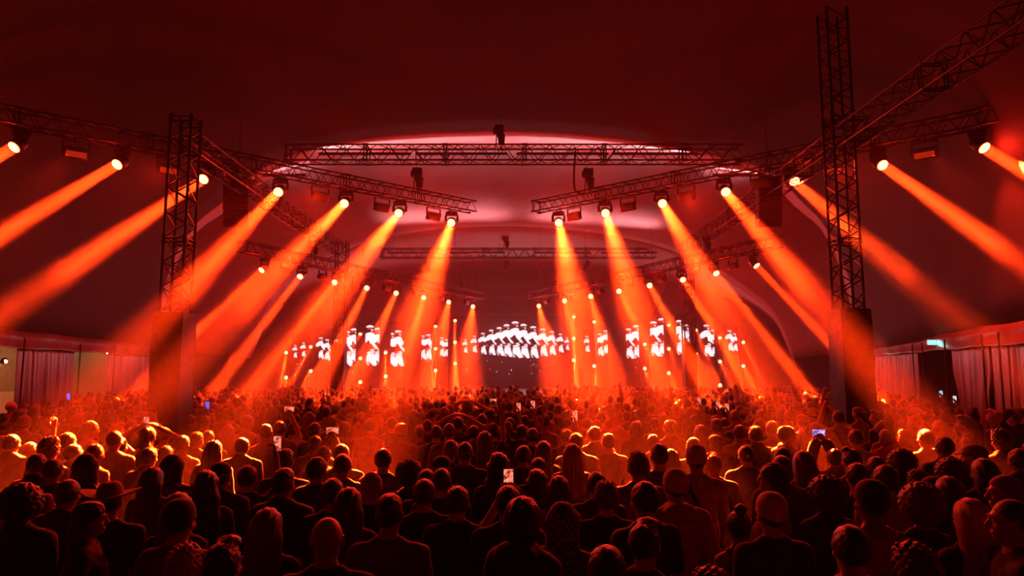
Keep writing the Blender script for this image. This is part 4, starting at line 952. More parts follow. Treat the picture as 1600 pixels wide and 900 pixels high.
# rows: px, top row, head width px, sex, hair, pose, top, top material, hair material, yaw (deg, + turns left), label[, extras]
LIST = [
 (947, 850, 56, 'm', 'short', 'down', 'tee', 'cloth_a', 'hair_dark', 4, 'dark short-haired head cut off at the bottom edge, just right of centre'),
 (1112, 886, 50, 'm', 'curly', 'down', 'tee', 'cloth_a', 'hair_brown', 10, 'curly-topped head barely showing at bottom edge, right of the dark short-haired one'),
 (1327, 818, 54, 'm', 'short', 'reach', 'tee', 'cloth_light', 'hair_dark', -4, 'short-haired man in pale t-shirt stretching his left arm out, near the bottom right'),
 (1428, 847, 64, 'm', 'curly', 'down', 'hoodie', 'cloth_a', 'hair_brown', 8, 'big curly brown head at the bottom edge right of the reaching man'),
 (1436, 752, 62, 'f', 'afro', 'down', 'tee', 'cloth_a', 'hair_brown', -6, 'person with a large round mop of hair in front of the lower right crowd'),
 (1382, 725, 37, 'm', 'short', 'down', 'tee', 'cloth_light', 'hair_dark', 3, 'tall broad man in pale t-shirt with bare nape, right of centre'),
 (1514, 777, 50, 'f', 'long', 'down', 'long', 'cloth_a', 'hair_blond', 0, 'person with long fair hair glowing at its edge, lower right'),
 (1567, 742, 42, 'm', 'scarf', 'down', 'tee', 'cloth_a', 'hat_tan', 75, 'person in left profile with a cloth band round the head, by the right edge'),
 (1576, 780, 50, 'm', 'buzz', 'down', 'tee', 'cloth_a', 'hair_dark', 70, 'close-cropped man in left profile at the bottom right edge', ),
 (1290, 741, 52, 'f', 'afro', 'down', 'jacket', 'cloth_a', 'hair_dark', 0, 'person with a big dark ball of hair, left of the broad pale t-shirt'),
 (1338, 722, 36, 'm', 'short', 'down', 'hoodie', 'cloth_navy', 'hair_dark', 0, 'short-haired person in a collared dark top just left of the tall broad man'),
 (1254, 703, 33, 'f', 'long', 'down', 'long', 'cloth_a', 'hair_brown', 0, 'long-haired person with bright outlined hair above the big dark ball of hair'),
 (1206, 723, 40, 'f', 'bob', 'down', 'tank', 'cloth_light', 'hair_dark', 62, 'person in left profile wearing glasses and a pale sleeveless top', 'glasses'),
 (1203, 766, 46, 'm', 'beanie', 'down', 'tee', 'cloth_a', 'hat_pale', 6, 'person in a pale cap worn above a black top, lower right of centre'),
 (1152, 785, 38, 'f', 'bun', 'down', 'tank', 'cloth_grey', 'hair_dark', 8, 'person with a dark bun and bare shoulders, left of the pale cap'),
 (1054, 730, 40, 'm', 'beanie', 'front', 'hoodie', 'cloth_light', 'hat_pale', 8, 'broad person in pale knitted hat and loose pale top with rounded back'),
 (1087, 693, 36, 'm', 'beanie_knit', 'down', 'long', 'cloth_light', 'hat_pale', -5, 'person in a round pale woolly hat and pale shirt crossed by a dark strap', 'strap'),
 (1006, 751, 44, 'm', 'short', 'down', 'tee', 'cloth_a', 'hair_dark', 24, 'dark-haired man in black top glancing left, right of centre'),
 (947, 750, 33, 'm', 'curly', 'down', 'tee', 'cloth_a', 'hair_brown', 0, 'person with short tousled hair outlined in red, left of the man glancing left'),
 (873, 742, 30, 'f', 'long', 'down', 'tank', 'cloth_a', 'hair_dark', -8, 'person with long dark hair falling over a bare right shoulder, centre'),
 (882, 783, 36, 'm', 'hood', 'down', 'long', 'cloth_plaid', 'cloth_plaid', -28, 'hunched person in a checked hooded top, lower centre'),
 (894, 692, 30, 'f', 'long', 'down', 'tee', 'cloth_a', 'hair_blond', 0, 'woman with very long straight fair hair down her back, right of centre'),
 (839, 732, 33, 'f', 'wavy', 'down', 'tee', 'cloth_a', 'hair_dark', 0, 'person with a wide fall of dark hair beside the central phone holder'),
 (794, 757, 38, 'm', 'short', 'phonelow', 'tee', 'cloth_a', 'hair_dark', 0, 'person at the centre filming with a bright phone raised just over the head', 'phone'),
 (715, 758, 36, 'm', 'short', 'down', 'tee', 'cloth_a', 'hair_dark', -4, 'short-haired man with bare nape and black top, left of the central phone holder'),
 (663, 747, 39, 'm', 'short', 'down', 'tee', 'cloth_a', 'hair_dark', 8, 'dark round head outlined in red, left of the man with bare nape'),
 (609, 770, 42, 'm', 'fade', 'down', 'tee', 'cloth_grey', 'hair_dark', 0, 'man with clipped hair and ears out in a grey t-shirt, lower left of centre'),
 (546, 760, 40, 'f', 'long', 'down', 'tee', 'cloth_a', 'hair_dark', 0, 'long dark-haired person between the bald man and the grey t-shirt'),
 (512, 808, 47, 'm', 'bald', 'down', 'tee', 'cloth_a', 'hair_dark', 8, 'bald man with a shining scalp and black top, lower left'),
 (419, 792, 44, 'f', 'long', 'down', 'tee', 'cloth_a', 'hair_brown', 0, 'woman with long brown hair glowing down its right side, lower left'),
 (581, 737, 32, 'm', 'scarf', 'down', 'tee', 'cloth_a', 'scarf_pattern', 10, 'person wearing a pale patterned headscarf, left of centre'),
 (290, 849, 52, 'f', 'curly', 'down', 'tee', 'cloth_a', 'hair_blond', 0, 'head of curly fair hair at the bottom edge, left of the shiny dark head'),
 (351, 837, 50, 'm', 'quiff', 'down', 'tee', 'cloth_a', 'hair_dark', -10, 'shiny dark swept-back head at the bottom edge, left of the bald man'),
 (280, 768, 40, 'f', 'long', 'down', 'tee', 'cloth_a', 'hair_brown', 0, 'long-haired person standing alone at lower left below the brimmed hat'),
 (174, 750, 40, 'm', 'brim', 'down', 'tee', 'cloth_a', 'hat_tan', 14, 'person in a wide-brimmed hat with curled edges, lower left'),
 (144, 783, 38, 'f', 'wavy', 'down', 'tee', 'cloth_a', 'hair_dark', -70, 'person in right profile with lit hair below the wide-brimmed hat'),
 (38, 753, 56, 'm', 'afro', 'down', 'jacket', 'cloth_a', 'hair_dark', 0, 'broad dark figure with a bushy head at the lower left edge'),
 (108, 748, 30, 'm', 'short', 'down', 'hoodie', 'cloth_navy', 'hair_dark', 0, 'dark short-haired head between the bushy head and the brimmed hat'),
 (444, 730, 32, 'm', 'fade', 'down', 'jacket', 'cloth_a', 'hair_dark', -10, 'head with a bright right edge and upturned collar, above the brown long hair'),
 (520, 746, 32, 'm', 'short', 'down', 'tee', 'cloth_a', 'hair_dark', 0, 'round dark head with a thin red rim, up and left of the long dark-haired person'),
 (599, 700, 27, 'm', 'short', 'down', 'tee', 'cloth_a', 'hair_dark', 0, 'round dark head with clear red rim above the patterned headscarf'),
 (640, 716, 32, 'f', 'afro', 'down', 'tee', 'cloth_a', 'hair_dark', 0, 'bushy dark head right of the patterned headscarf'),
 (667, 732, 23, 'm', 'short', 'down', 'tee', 'cloth_a', 'hair_dark', 0, 'small round head tucked right of the bushy dark head'),
 (690, 731, 27, 'm', 'buzz', 'down', 'tee', 'cloth_a', 'hair_dark', 0, 'egg-shaped cropped head just above the man with bare nape'),
 (727, 690, 24, 'm', 'buzz', 'down', 'tee', 'cloth_a', 'hair_dark', 0, 'bright-rimmed cropped head right of the wide paired heads, left of centre'),
 (704, 686, 28, 'f', 'pony', 'down', 'tee', 'cloth_a', 'hair_brown', 30, 'person with tied-back hair beside the bright-rimmed cropped head'),
 (690, 712, 28, 'm', 'capback', 'down', 'tee', 'cloth_a', 'hat_black', 0, 'person in a black cap above the egg-shaped cropped head'),
 (779, 706, 36, 'f', 'wavy', 'down', 'tee', 'cloth_a', 'hair_dark', 0, 'person with a broad cape of dark wavy hair behind the central phone holder'),
 (536, 708, 25, 'm', 'short', 'down', 'tee', 'cloth_a', 'hair_dark', 0, 'dark head above and left of the patterned headscarf'),
 (497, 713, 28, 'm', 'short', 'down', 'long', 'cloth_a', 'hair_dark', -25, 'person glancing right between the upturned collar and the dark round heads'),
 (446, 700, 26, 'm', 'fade', 'down', 'tee', 'cloth_a', 'hair_dark', 0, 'cropped head directly above the upturned collar'),
 (534, 693, 23, 'm', 'short', 'down', 'tee', 'cloth_a', 'hair_dark', 0, 'small dark head topmost of the three left of the red-rimmed round head'),
 (668, 655, 15, 'm', 'short', 'down', 'tee', 'cloth_a', 'hair_dark', 0, 'dark head just right of the second white-capped person'),
 (590, 630, 16, 'm', 'beanie', 'down', 'tee', 'cloth_red', 'hat_white', 0, 'left one of the two people in glowing white caps'),
 (641, 631, 15.5, 'm', 'beanie', 'down', 'tee', 'cloth_a', 'hat_white', 0, 'right one of the two people in glowing white caps'),
 (578, 652, 19, 'm', 'quiff', 'down', 'tee', 'cloth_white', 'hair_dark', -20, 'brightly lit person with dark quiff just below the left white cap'),
 (612, 651, 17, 'm', 'short', 'down', 'tee', 'cloth_a', 'hair_dark', 25, 'tall dark-haired man in black between the two white caps'),
 (484, 643, 17, 'm', 'hood', 'down', 'hoodie', 'cloth_tan', 'cloth_tan', 0, 'person in a glowing raised hood, left of the white caps'),
 (416, 662, 18, 'm', 'fade', 'down', 'tank', 'cloth_light', 'hair_dark', 10, 'brightly rimmed cropped head in pale top left of the raised phone'),
 (438, 657, 19, 'm', 'short', 'phone', 'tee', 'cloth_light', 'hair_dark', 0, 'person filming with a bright sideways phone, left of the glowing hood', 'phone'),
 (457, 660, 15, 'm', 'short', 'down', 'tee', 'cloth_light', 'hair_brown', 0, 'lit head between the bright sideways phone and the glowing hood'),
 (492, 660, 17, 'm', 'fade', 'down', 'tee', 'cloth_a', 'hair_dark', -20, 'half-lit face just below the glowing hood'),
 (506, 696, 20, 'm', 'short', 'phone', 'tee', 'cloth_a', 'hair_dark', 0, 'person holding a second sideways phone right of the dark jacket', 'phone'),
 (493, 680, 19, 'm', 'short', 'down', 'jacket', 'cloth_a', 'hair_dark', 0, 'dark silhouetted head directly below the glowing hood'),
 (387, 648, 20, 'm', 'short', 'down', 'tee', 'cloth_white', 'hair_brown', -28, 'brightly lit man in a white t-shirt looking right, left part of the crowd'),
 (357, 663, 19, 'f', 'long', 'down', 'tank', 'cloth_light', 'hair_blond', 0, 'lit long-haired person just left of the white t-shirt man'),
 (379, 683, 19, 'm', 'short', 'down', 'jacket', 'cloth_a', 'hair_dark', 0, 'dark silhouetted head in front of the white t-shirt man'),
 (325, 672, 20, 'm', 'short', 'down', 'jacket', 'cloth_a', 'hair_dark', 20, 'rightmost of two tall dark heads left of the white t-shirt man'),
 (308, 674, 19, 'm', 'fade', 'down', 'jacket', 'cloth_a', 'hair_dark', 0, 'leftmost of two tall dark heads left of the white t-shirt man'),
 (335, 687, 24, 'f', 'long', 'down', 'jacket', 'cloth_a', 'hair_dark', 0, 'dark long-haired silhouette below the two tall dark heads'),
 (286, 679, 20, 'm', 'short', 'down', 'tank', 'cloth_light', 'hair_brown', 0, 'bright-rimmed bare-shouldered person left of the two tall dark heads'),
 (258, 667, 17, 'm', 'short', 'down', 'tank', 'cloth_light', 'hair_brown', 0, 'bright-rimmed head between the couple with raised arm and the bare-shouldered person'),
 (233, 667, 21, 'm', 'short', 'onhead', 'tank', 'cloth_light', 'hair_brown', 0, 'lit person with both hands on the head, left crowd'),
 (260, 696, 17, 'f', 'long', 'down', 'jacket', 'cloth_a', 'hair_dark', 0, 'narrow dark long-haired silhouette below the hands-on-head person'),
 (234, 698, 21, 'm', 'short', 'down', 'jacket', 'cloth_a', 'hair_dark', 0, 'dark round head lower left of the narrow long-haired silhouette'),
 (188, 682, 19, 'm', 'short', 'phone1', 'jacket', 'cloth_a', 'hair_dark', 0, 'dark head holding a dim phone, between two lit people at left', 'phone1'),
 (183, 659, 19, 'm', 'quiff', 'down', 'tee', 'cloth_light', 'hair_blond', -20, 'lit fair quiff above the dark head with the dim phone'),
 (180, 673, 22, 'm', 'buzz', 'down', 'tee', 'cloth_light', 'hair_brown', 0, 'lit rounded head right behind the dark head with the dim phone'),
 (143, 657, 22, 'm', 'short', 'down', 'tank', 'cloth_tan', 'hair_brown', -30, 'tall bare-shouldered man lit orange, looking right, left crowd'),
 (150, 693, 20, 'm', 'short', 'down', 'tank', 'cloth_light', 'hair_brown', -20, 'lit head below the tall orange-lit man'),
 (107, 675, 24, 'm', 'short', 'down', 'tee', 'cloth_light', 'hair_brown', -10, 'lit head just left of the tall orange-lit man'),
 (79, 681, 30, 'm', 'curly', 'down', 'tee', 'cloth_light', 'hair_blond', -10, 'largest brightly rimmed head at the left side'),
 (116, 693, 18, 'm', 'short', 'down', 'jacket', 'cloth_a', 'hair_dark', -30, 'dark head tucked right of the largest bright-rimmed head'),
 (20, 678, 21, 'm', 'short', 'down', 'jacket', 'cloth_a', 'hair_dark', 0, 'dark head by the left edge before a lit raised arm'),
 (4, 680, 20, 'm', 'short', 'down', 'tee', 'cloth_light', 'hair_blond', 0, 'lit head cut by the left edge of the frame'),
 (48, 690, 18, 'f', 'short', 'wave', 'tank', 'cloth_light', 'hair_brown', 10, 'lit person raising a bare arm at the far left'),
 (137, 708, 32, 'm', 'hood', 'down', 'hoodie', 'cloth_a', 'cloth_a', 15, 'large black hooded silhouette below the lit left group'),
 (60, 708, 26, 'm', 'short', 'down', 'jacket', 'cloth_a', 'hair_dark', 0, 'dark head below the largest bright-rimmed head at left'),
 (85, 716, 24, 'm', 'short', 'down', 'tee', 'cloth_a', 'hair_dark', 0, 'dark head left of the large black hood'),
 (240, 728, 28, 'f', 'long', 'down', 'tee', 'cloth_a', 'hair_dark', 0, 'rounded dark hair outline right of the brimmed hat'),
 (345, 722, 30, 'm', 'capback', 'down', 'jacket', 'cloth_a', 'hat_black', 0, 'dark capped head in the black area between left and centre'),
 (388, 726, 27, 'm', 'short', 'phone1', 'tee', 'cloth_a', 'hair_dark', 0, 'person with one raised hand and a tiny lit phone, left of the upturned collar', 'phone1'),
 (852, 647, 16, 'm', 'fade', 'down', None, '', 'hair_dark', -25, 'bare-chested man in half profile, leftmost of the lit central group'),
 (897, 641, 16, 'm', 'fade', 'down', None, '', 'hair_dark', -8, 'bare-backed man with a dark strap over his shoulder, centre right', 'strap'),
 (911, 643, 12, 'm', 'short', 'down', 'tee', 'cloth_light', 'hair_dark', 0, 'small rimmed head just right of the strapped bare back'),
 (938, 644, 16, 'm', 'buzz', 'down', None, '', 'hair_dark', 5, 'bare-backed cropped man in the middle of the lit central group'),
 (963, 647, 13, 'm', 'bald', 'down', None, '', 'hair_dark', 0, 'bare-backed bald-looking man, right end of the lit central group'),
 (932, 655, 17, 'm', 'short', 'down', None, '', 'hair_brown', 0, 'rimmed head in front of the cropped bare-backed man'),
 (916, 653, 14, 'm', 'short', 'down', 'jacket', 'cloth_a', 'hair_dark', 10, 'dark head between the strapped bare back and the cropped man'),
 (967, 665, 16, 'm', 'curly', 'down', 'tee', 'cloth_light', 'hair_blond', 0, 'lit curly head before the bald-looking bare back'),
 (929, 665, 21, 'm', 'short', 'down', 'jacket', 'cloth_a', 'hair_dark', 0, 'broad dark head below the lit central group'),
 (950, 676, 20, 'm', 'short', 'down', 'tee', 'cloth_a', 'hair_dark', 12, 'red-rimmed round head right below the broad dark head'),
 (994, 657, 21, 'f', 'bob', 'down', 'jacket', 'cloth_a', 'hair_dark', 0, 'tall dark bobbed head right of the lit central group'),
 (1022, 652, 14, 'm', 'short', 'front', 'tank', 'cloth_white', 'hair_dark', 10, 'brightly lit person in white vest with a strap, right of the dark bob', 'strap'),
 (1037, 644, 17, 'm', 'quiff', 'down', 'tee', 'cloth_a', 'hair_brown', 0, 'fringed head with glowing top behind the white vest'),
 (1046, 655, 21, 'm', 'short', 'down', 'jacket', 'cloth_a', 'hair_dark', 20, 'tall dark-jacketed man right of the white vest'),
 (1085, 647, 13, 'm', 'short', 'down', 'tee', 'cloth_light', 'hair_dark', 0, 'small rimmed head above the pale woolly hat'),
 (1095, 663, 21, 'f', 'long', 'down', 'tee', 'cloth_a', 'hair_dark', 0, 'dark hair outlined brightly, directly above the pale woolly hat'),
 (1119, 653, 20, 'm', 'fade', 'down', 'tee', 'cloth_grey', 'hair_dark', 0, 'broad-shouldered man in a dark shirt with a lit pattern, right of centre'),
 (1083, 683, 18, 'm', 'buzz', 'down', 'tee', 'cloth_a', 'hair_dark', 0, 'small cropped head peeping over the pale woolly hat'),
 (1148, 640, 18, 'm', 'short', 'down', 'tee', 'cloth_light', 'hair_blond', -10, 'lit head below the cluster of three phones'),
 (1155, 663, 19, 'm', 'short', 'down', 'tee', 'cloth_white', 'hair_brown', 0, 'lit head right behind the dark-shirted broad man'),
 (1189, 639, 18, 'm', 'short', 'down', 'tee', 'cloth_light', 'hair_blond', 0, 'bright fair crown above two stacked dark heads'),
 (1186, 654, 20, 'm', 'short', 'down', 'tee', 'cloth_a', 'hair_dark', 0, 'upper of two stacked dark heads, right of centre'),
 (1180, 665, 22, 'm', 'short', 'down', 'jacket', 'cloth_a', 'hair_dark', 5, 'lower of two stacked dark heads, broad black jacket'),
 (1165, 695, 21, 'm', 'short', 'down', 'tee', 'cloth_a', 'hair_dark', 0, 'dark head between the pale woolly hat and the glasses wearer'),
 (1206, 657, 20, 'm', 'short', 'down', 'tee', 'cloth_light', 'hair_brown', 0, 'glowing rimmed head left of the forward-peaked cap'),
 (1229, 665, 24, 'm', 'cap', 'down', 'jacket', 'cloth_a', 'hat_black', -75, 'person in a black peaked cap facing right'),
 (1253, 647, 22, 'm', 'capback', 'down', 'tee', 'cloth_light', 'hat_pale', 0, 'lit person with sunglasses pushed up, above the black peaked cap'),
 (1255, 669, 19, 'f', 'long', 'down', 'tee', 'cloth_tan', 'hair_dark', 0, 'bright-edged long hair right of the black peaked cap'),
 (1273, 659, 17, 'm', 'short', 'down', 'tee', 'cloth_white', 'hair_blond', 0, 'lit fair head left of the tall man filming with a violet phone'),
 (1309, 641, 20, 'm', 'short', 'phone', 'tee', 'cloth_light', 'hair_dark', 0, 'tall man in pale t-shirt with a dark shoulder strap', 'strap'),
 (1303, 700, 18, 'm', 'short', 'phone', 'jacket', 'cloth_a', 'hair_dark', 0, 'dark silhouette lifting a phone with a violet screen', 'phonev'),
 (1222, 698, 24, 'm', 'short', 'down', 'tee', 'cloth_a', 'hair_dark', 0, 'dark low head left of the bright outlined hair'),
 (1220, 711, 30, 'm', 'buzz', 'down', 'tee', 'cloth_grey', 'hair_brown', 0, 'rounded brown head just above the glasses wearer'),
 (1336, 670, 22, 'm', 'short', 'down', 'tee', 'cloth_grey', 'hair_dark', 0, 'dark head in grey top right of the violet phone'),
 (1329, 697, 30, 'm', 'quiff', 'down', 'tee', 'cloth_a', 'hair_dark', 15, 'swept dark hair directly behind the collared dark top'),
 (1369, 639, 21, 'm', 'quiff', 'down', 'tee', 'cloth_a', 'hair_dark', 40, 'dark-haired head in left profile above the dark ball-shaped hair'),
 (1381, 656, 27, 'f', 'afro', 'down', 'tee', 'cloth_red', 'hair_dark', 0, 'ball-shaped dark hair on a red top, right crowd'),
 (1429, 650, 24, 'm', 'curly', 'down', 'tee', 'cloth_tan', 'hair_blond', 20, 'glowing curly fair head, brightest on the right side'),
 (1410, 655, 16, 'm', 'short', 'down', 'tee', 'cloth_tan', 'hair_brown', 0, 'lit head tucked left of the glowing curly fair head'),
 (1413, 671, 20, 'f', 'curly', 'down', 'tee', 'cloth_tan', 'hair_blond', 0, 'shaggy lit hair below the glowing curly fair head'),
 (1466, 656, 20, 'm', 'buzz', 'down', 'tee', 'cloth_tan', 'hair_blond', 0, 'glowing cropped fair head right of the curly fair head'),
 (1445, 670, 21, 'm', 'short', 'down', 'tee', 'cloth_tan', 'hair_dark', 10, 'dark-topped head in an orange-lit tee below the cropped fair head'),
 (1507, 647, 23, 'm', 'quiff', 'down', 'tank', 'cloth_tan', 'hair_dark', 50, 'lit man in left profile with swept hair, right crowd'),
 (1552, 638, 25, 'm', 'quiff', 'down', 'tee', 'cloth_a', 'hair_blond', 30, 'tall lit man with fair swept-up hair near the right edge'),
 (1563, 669, 30, 'm', 'curly', 'down', 'jacket', 'cloth_a', 'hair_dark', 10, 'dark head with glowing left edge below the tall fair-haired man'),
 (1474, 681, 27, 'm', 'short', 'down', 'jacket', 'cloth_a', 'hair_dark', 0, 'dark round head below the cropped fair head'),
 (1521, 694, 34, 'm', 'cap', 'down', 'jacket', 'cloth_a', 'hat_tan', 40, 'person in a tan cap turned left, right crowd'),
 (1483, 714, 40, 'f', 'afro', 'down', 'jacket', 'cloth_a', 'hair_dark', 0, 'wide dark mound of hair below the dark round head'),
 (1406, 700, 36, 'f', 'afro', 'down', 'jacket', 'cloth_a', 'hair_dark', 0, 'wide bushy dark hair behind the tall broad man'),
 (1368, 712, 26, 'm', 'short', 'down', 'tee', 'cloth_a', 'hair_dark', 0, 'dark head just above the tall broad man in pale t-shirt'),
 (1435, 733, 30, 'm', 'curly', 'down', 'tee', 'cloth_a', 'hair_dark', 0, 'curly dark head right behind the large round mop of hair'),
 (1458, 744, 24, 'm', 'cap', 'down', 'tee', 'cloth_a', 'hat_black', 20, 'small capped head right above the large round mop of hair'),
 (1535, 715, 34, 'f', 'long', 'down', 'jacket', 'cloth_a', 'hair_dark', 0, 'broad dark long-haired silhouette left of the profile with headband'),
 (1590, 700, 30, 'm', 'short', 'down', 'jacket', 'cloth_a', 'hair_dark', 0, 'dark head cut by right edge above the profile with headband'),
 (1480, 743, 34, 'f', 'long', 'down', 'jacket', 'cloth_a', 'hair_dark', 0, 'dark smooth-haired head left above the long fair hair'),
 (818, 695, 22, 'm', 'short', 'down', 'tee', 'cloth_a', 'hair_dark', 0, 'red-rimmed dark head left of the very long fair hair'),
 (849, 688, 22, 'f', 'long', 'down', 'tee', 'cloth_a', 'hair_dark', 0, 'dark long-haired head immediately left of the very long fair hair'),
 (841, 714, 22, 'm', 'short', 'down', 'tee', 'cloth_a', 'hair_dark', 0, 'rim-lit head just above the wide fall of dark hair'),
 (832, 668, 18, 'm', 'short', 'down', 'tee', 'cloth_a', 'hair_dark', 0, 'dark round head below the leftmost bare-chested man'),
 (886, 670, 15, 'm', 'short', 'phone1', 'tee', 'cloth_a', 'hair_dark', 0, 'dark head lifting a small phone before the strapped bare back', 'phone1'),
 (900, 676, 22, 'm', 'short', 'front', 'jacket', 'cloth_a', 'hair_dark', 0, 'dark person with elbows out above the very long fair hair'),
 (997, 705, 34, 'm', 'curly', 'down', 'tee', 'cloth_a', 'hair_brown', 0, 'rounded bushy head left of the man with an earring glint'),
 (1030, 692, 30, 'm', 'fade', 'down', 'tee', 'cloth_a', 'hair_dark', 0, 'man with a bare nape behind the loose pale top'),
 (1048, 701, 20, 'f', 'long', 'down', 'tee', 'cloth_a', 'hair_dark', 0, 'dark straight hair between the bare nape and the pale woolly hat'),
 (932, 736, 28, 'm', 'short', 'down', 'tee', 'cloth_a', 'hair_dark', 0, 'dim dark head just behind the tousled hair outlined in red'),
 (1020, 678, 16, 'm', 'short', 'down', 'tee', 'cloth_a', 'hair_dark', 0, 'dim head below the white vest'),
 (682, 664, 18, 'm', 'buzz', 'down', 'tee', 'cloth_a', 'hair_dark', 0, 'left of two cropped heads below the right white cap'),
 (702, 661, 20, 'm', 'buzz', 'down', 'tee', 'cloth_grey', 'hair_brown', 0, 'right of two cropped heads below the right white cap'),
 (716, 651, 17, 'm', 'short', 'onhead', 'tee', 'cloth_a', 'hair_dark', -10, 'person with elbows raised right of the two cropped heads'),
 (740, 664, 16, 'm', 'short', 'down', 'tee', 'cloth_a', 'hair_dark', 0, 'rimmed head right of the person with raised elbows'),
 (757, 673, 24, 'f', 'long', 'wave', 'tee', 'cloth_a', 'hair_dark', 10, 'long-haired person lifting an open hand, left of centre'),
 (771, 661, 18, 'm', 'curly', 'down', 'tee', 'cloth_a', 'hair_dark', 0, 'tousled dark head above the lifted open hand'),
 (753, 646, 15, 'm', 'short', 'down', 'tee', 'cloth_red', 'hair_brown', 0, 'reddish lit head left of the person with a big hair bun'),
 (770, 632, 17, 'f', 'afro', 'phone', 'tee', 'cloth_a', 'hair_dark', 0, 'bushy-haired person filming over the crowd, just left of centre', 'phone'),
 (792, 658, 17, 'f', 'curly', 'down', 'tee', 'cloth_a', 'hair_brown', 0, 'curly reddish head below the upright central phone'),
 (797, 652, 14, 'm', 'short', 'phone1', 'tee', 'cloth_a', 'hair_dark', 0, 'person lifting an upright phone at the centre', 'phone1'),
 (820, 648, 15, 'm', 'short', 'phone1', 'tee', 'cloth_a', 'hair_dark', 0, 'person lifting a phone left of the leftmost bare-chested man', 'phone1'),
 (815, 663, 12, 'm', 'short', 'hurrah', 'tee', 'cloth_a', 'hair_dark', 0, 'small figure with both arms up in the middle rows of the crowd'),
 (1118, 648, 12, 'm', 'short', 'phone1', 'tee', 'cloth_a', 'hair_dark', 0, 'person lifting the left one of three grouped phones', 'phone1'),
 (1132, 652, 12, 'm', 'short', 'phone1', 'tee', 'cloth_a', 'hair_dark', 0, 'person lifting the right one of three grouped phones', 'phone1'),
 (1088, 640, 11, 'm', 'short', 'phone1', 'tee', 'cloth_a', 'hair_dark', 0, 'person lifting a lone phone above the pale woolly hat', 'phone1'),
 (1327, 622, 10, 'm', 'short', 'phone1', 'tank', 'cloth_tan', 'hair_dark', 0, 'person with a bare arm raised high beside the right cloth-covered mast', 'phonew'),
 (1363, 628, 12, 'm', 'short', 'onhead', 'tee', 'cloth_white', 'hair_dark', 0, 'lit person in a crumpled white shirt right of the near right mast'),
 (1497, 637, 12, 'm', 'short', 'phone1', 'tee', 'cloth_tan', 'hair_dark', 0, 'person holding up a small bright object before the right curtains', 'phonew'),
 (1475, 628, 13, 'm', 'short', 'phone1', 'tee', 'cloth_a', 'hair_dark', 0, 'person with a cyan phone before the dark exit opening', 'phonec'),
 (1545, 614, 15, 'm', 'short', 'down', 'jacket', 'cloth_a', 'hair_dark', 0, 'tall standing silhouette before the gathered curtain'),
 (1587, 600, 16, 'm', 'short', 'down', 'jacket', 'cloth_a', 'hair_dark', 0, 'tallest silhouette against the curtain at right edge'),
 (79, 633, 12, 'm', 'short', 'phone1', 'jacket', 'cloth_a', 'hair_dark', 0, 'person with a deep blue glowing phone at far left', 'phoneb'),
 (299, 648, 12, 'm', 'short', 'phone1', 'jacket', 'cloth_a', 'hair_dark', 0, 'person with a blue glowing phone right of the near left mast', 'phoneb'),
 (215, 632, 13, 'm', 'short', 'down', 'tee', 'cloth_light', 'hair_blond', 0, 'small lit head left of the near left mast'),
 (237, 636, 14, 'm', 'short', 'down', 'tee', 'cloth_light', 'hair_brown', -20, 'small lit head with a bright cheek beside the near left mast'),
]
PHK = {'phone': 'concert', 'phone1': 'concert', 'phonev': 'violet', 'phonew': 'white', 'phonec': 'cyan', 'phoneb': 'blue'}
def z_top(px, py, Y): return pix(px, py, Y).z
HAIRW = {'afro': .27, 'brim': .19, 'long': .195, 'wavy': .205, 'curly': .20, 'bald': .157, 'buzz': .162, 'hood': .21, 'beanie': .185, 'beanie_knit': .185, 'short': .178, 'fade': .165, 'bob': .20}
TOPX = {'afro': 1.825, 'brim': 1.80, 'long': 1.768, 'wavy': 1.768, 'curly': 1.79, 'bald': 1.748, 'buzz': 1.753, 'hood': 1.795, 'beanie': 1.79, 'beanie_knit': 1.79, 'short': 1.763, 'fade': 1.77, 'bob': 1.77, 'bun': 1.815, 'quiff': 1.785}
placed = []; masts = [(-6.72, 13.6), (6.72, 13.6), (-6.8, 27), (6.98, 27)]
ents = []
for row in LIST:
    px, py, w, sex, hair, pose, top, topm, hairm, yaw, lab = row[:11]; ex = row[11] if len(row) > 11 else None
    Yw = F*HAIRW.get(hair, .178)/w; Yt = (1.74-CAMZ)/(pix(px, py, 1).z-CAMZ)
    Y = .35*Yw+.65*Yt if Yt > 0 else Yw
    h = z_top(px, py, Y)*1.755/TOPX.get(hair, 1.765); lo, hi = (1.56, 1.86) if sex == 'f' else (1.62, 1.96)
    if h > hi or h < lo:                                # keep the row in the photograph, change the distance
        hh = min(max(h, lo), hi); Y = (hh*TOPX.get(hair, 1.765)/1.755-CAMZ)/(pix(px, py, 1).z-CAMZ); h = hh
    ents.append([px, py, Y, h, row, ex])
ents.sort(key=lambda e: e[2])
for e in ents:                                          # ease apart people who would stand inside each other
    for it in range(40):
        x = (e[0]-800)/F*e[2]; hit = [q for q in placed if math.hypot((q[0]-x)*.95, (q[1]-e[2])*1.45) < .44]
        if not hit: break
        e[2] += .05
    e[3] = min(1.97, max(1.5, z_top(e[0], e[1], e[2])*1.755/TOPX.get(e[4][4], 1.765)))
    placed.append(((e[0]-800)/F*e[2], e[2]))
MAJOR = []
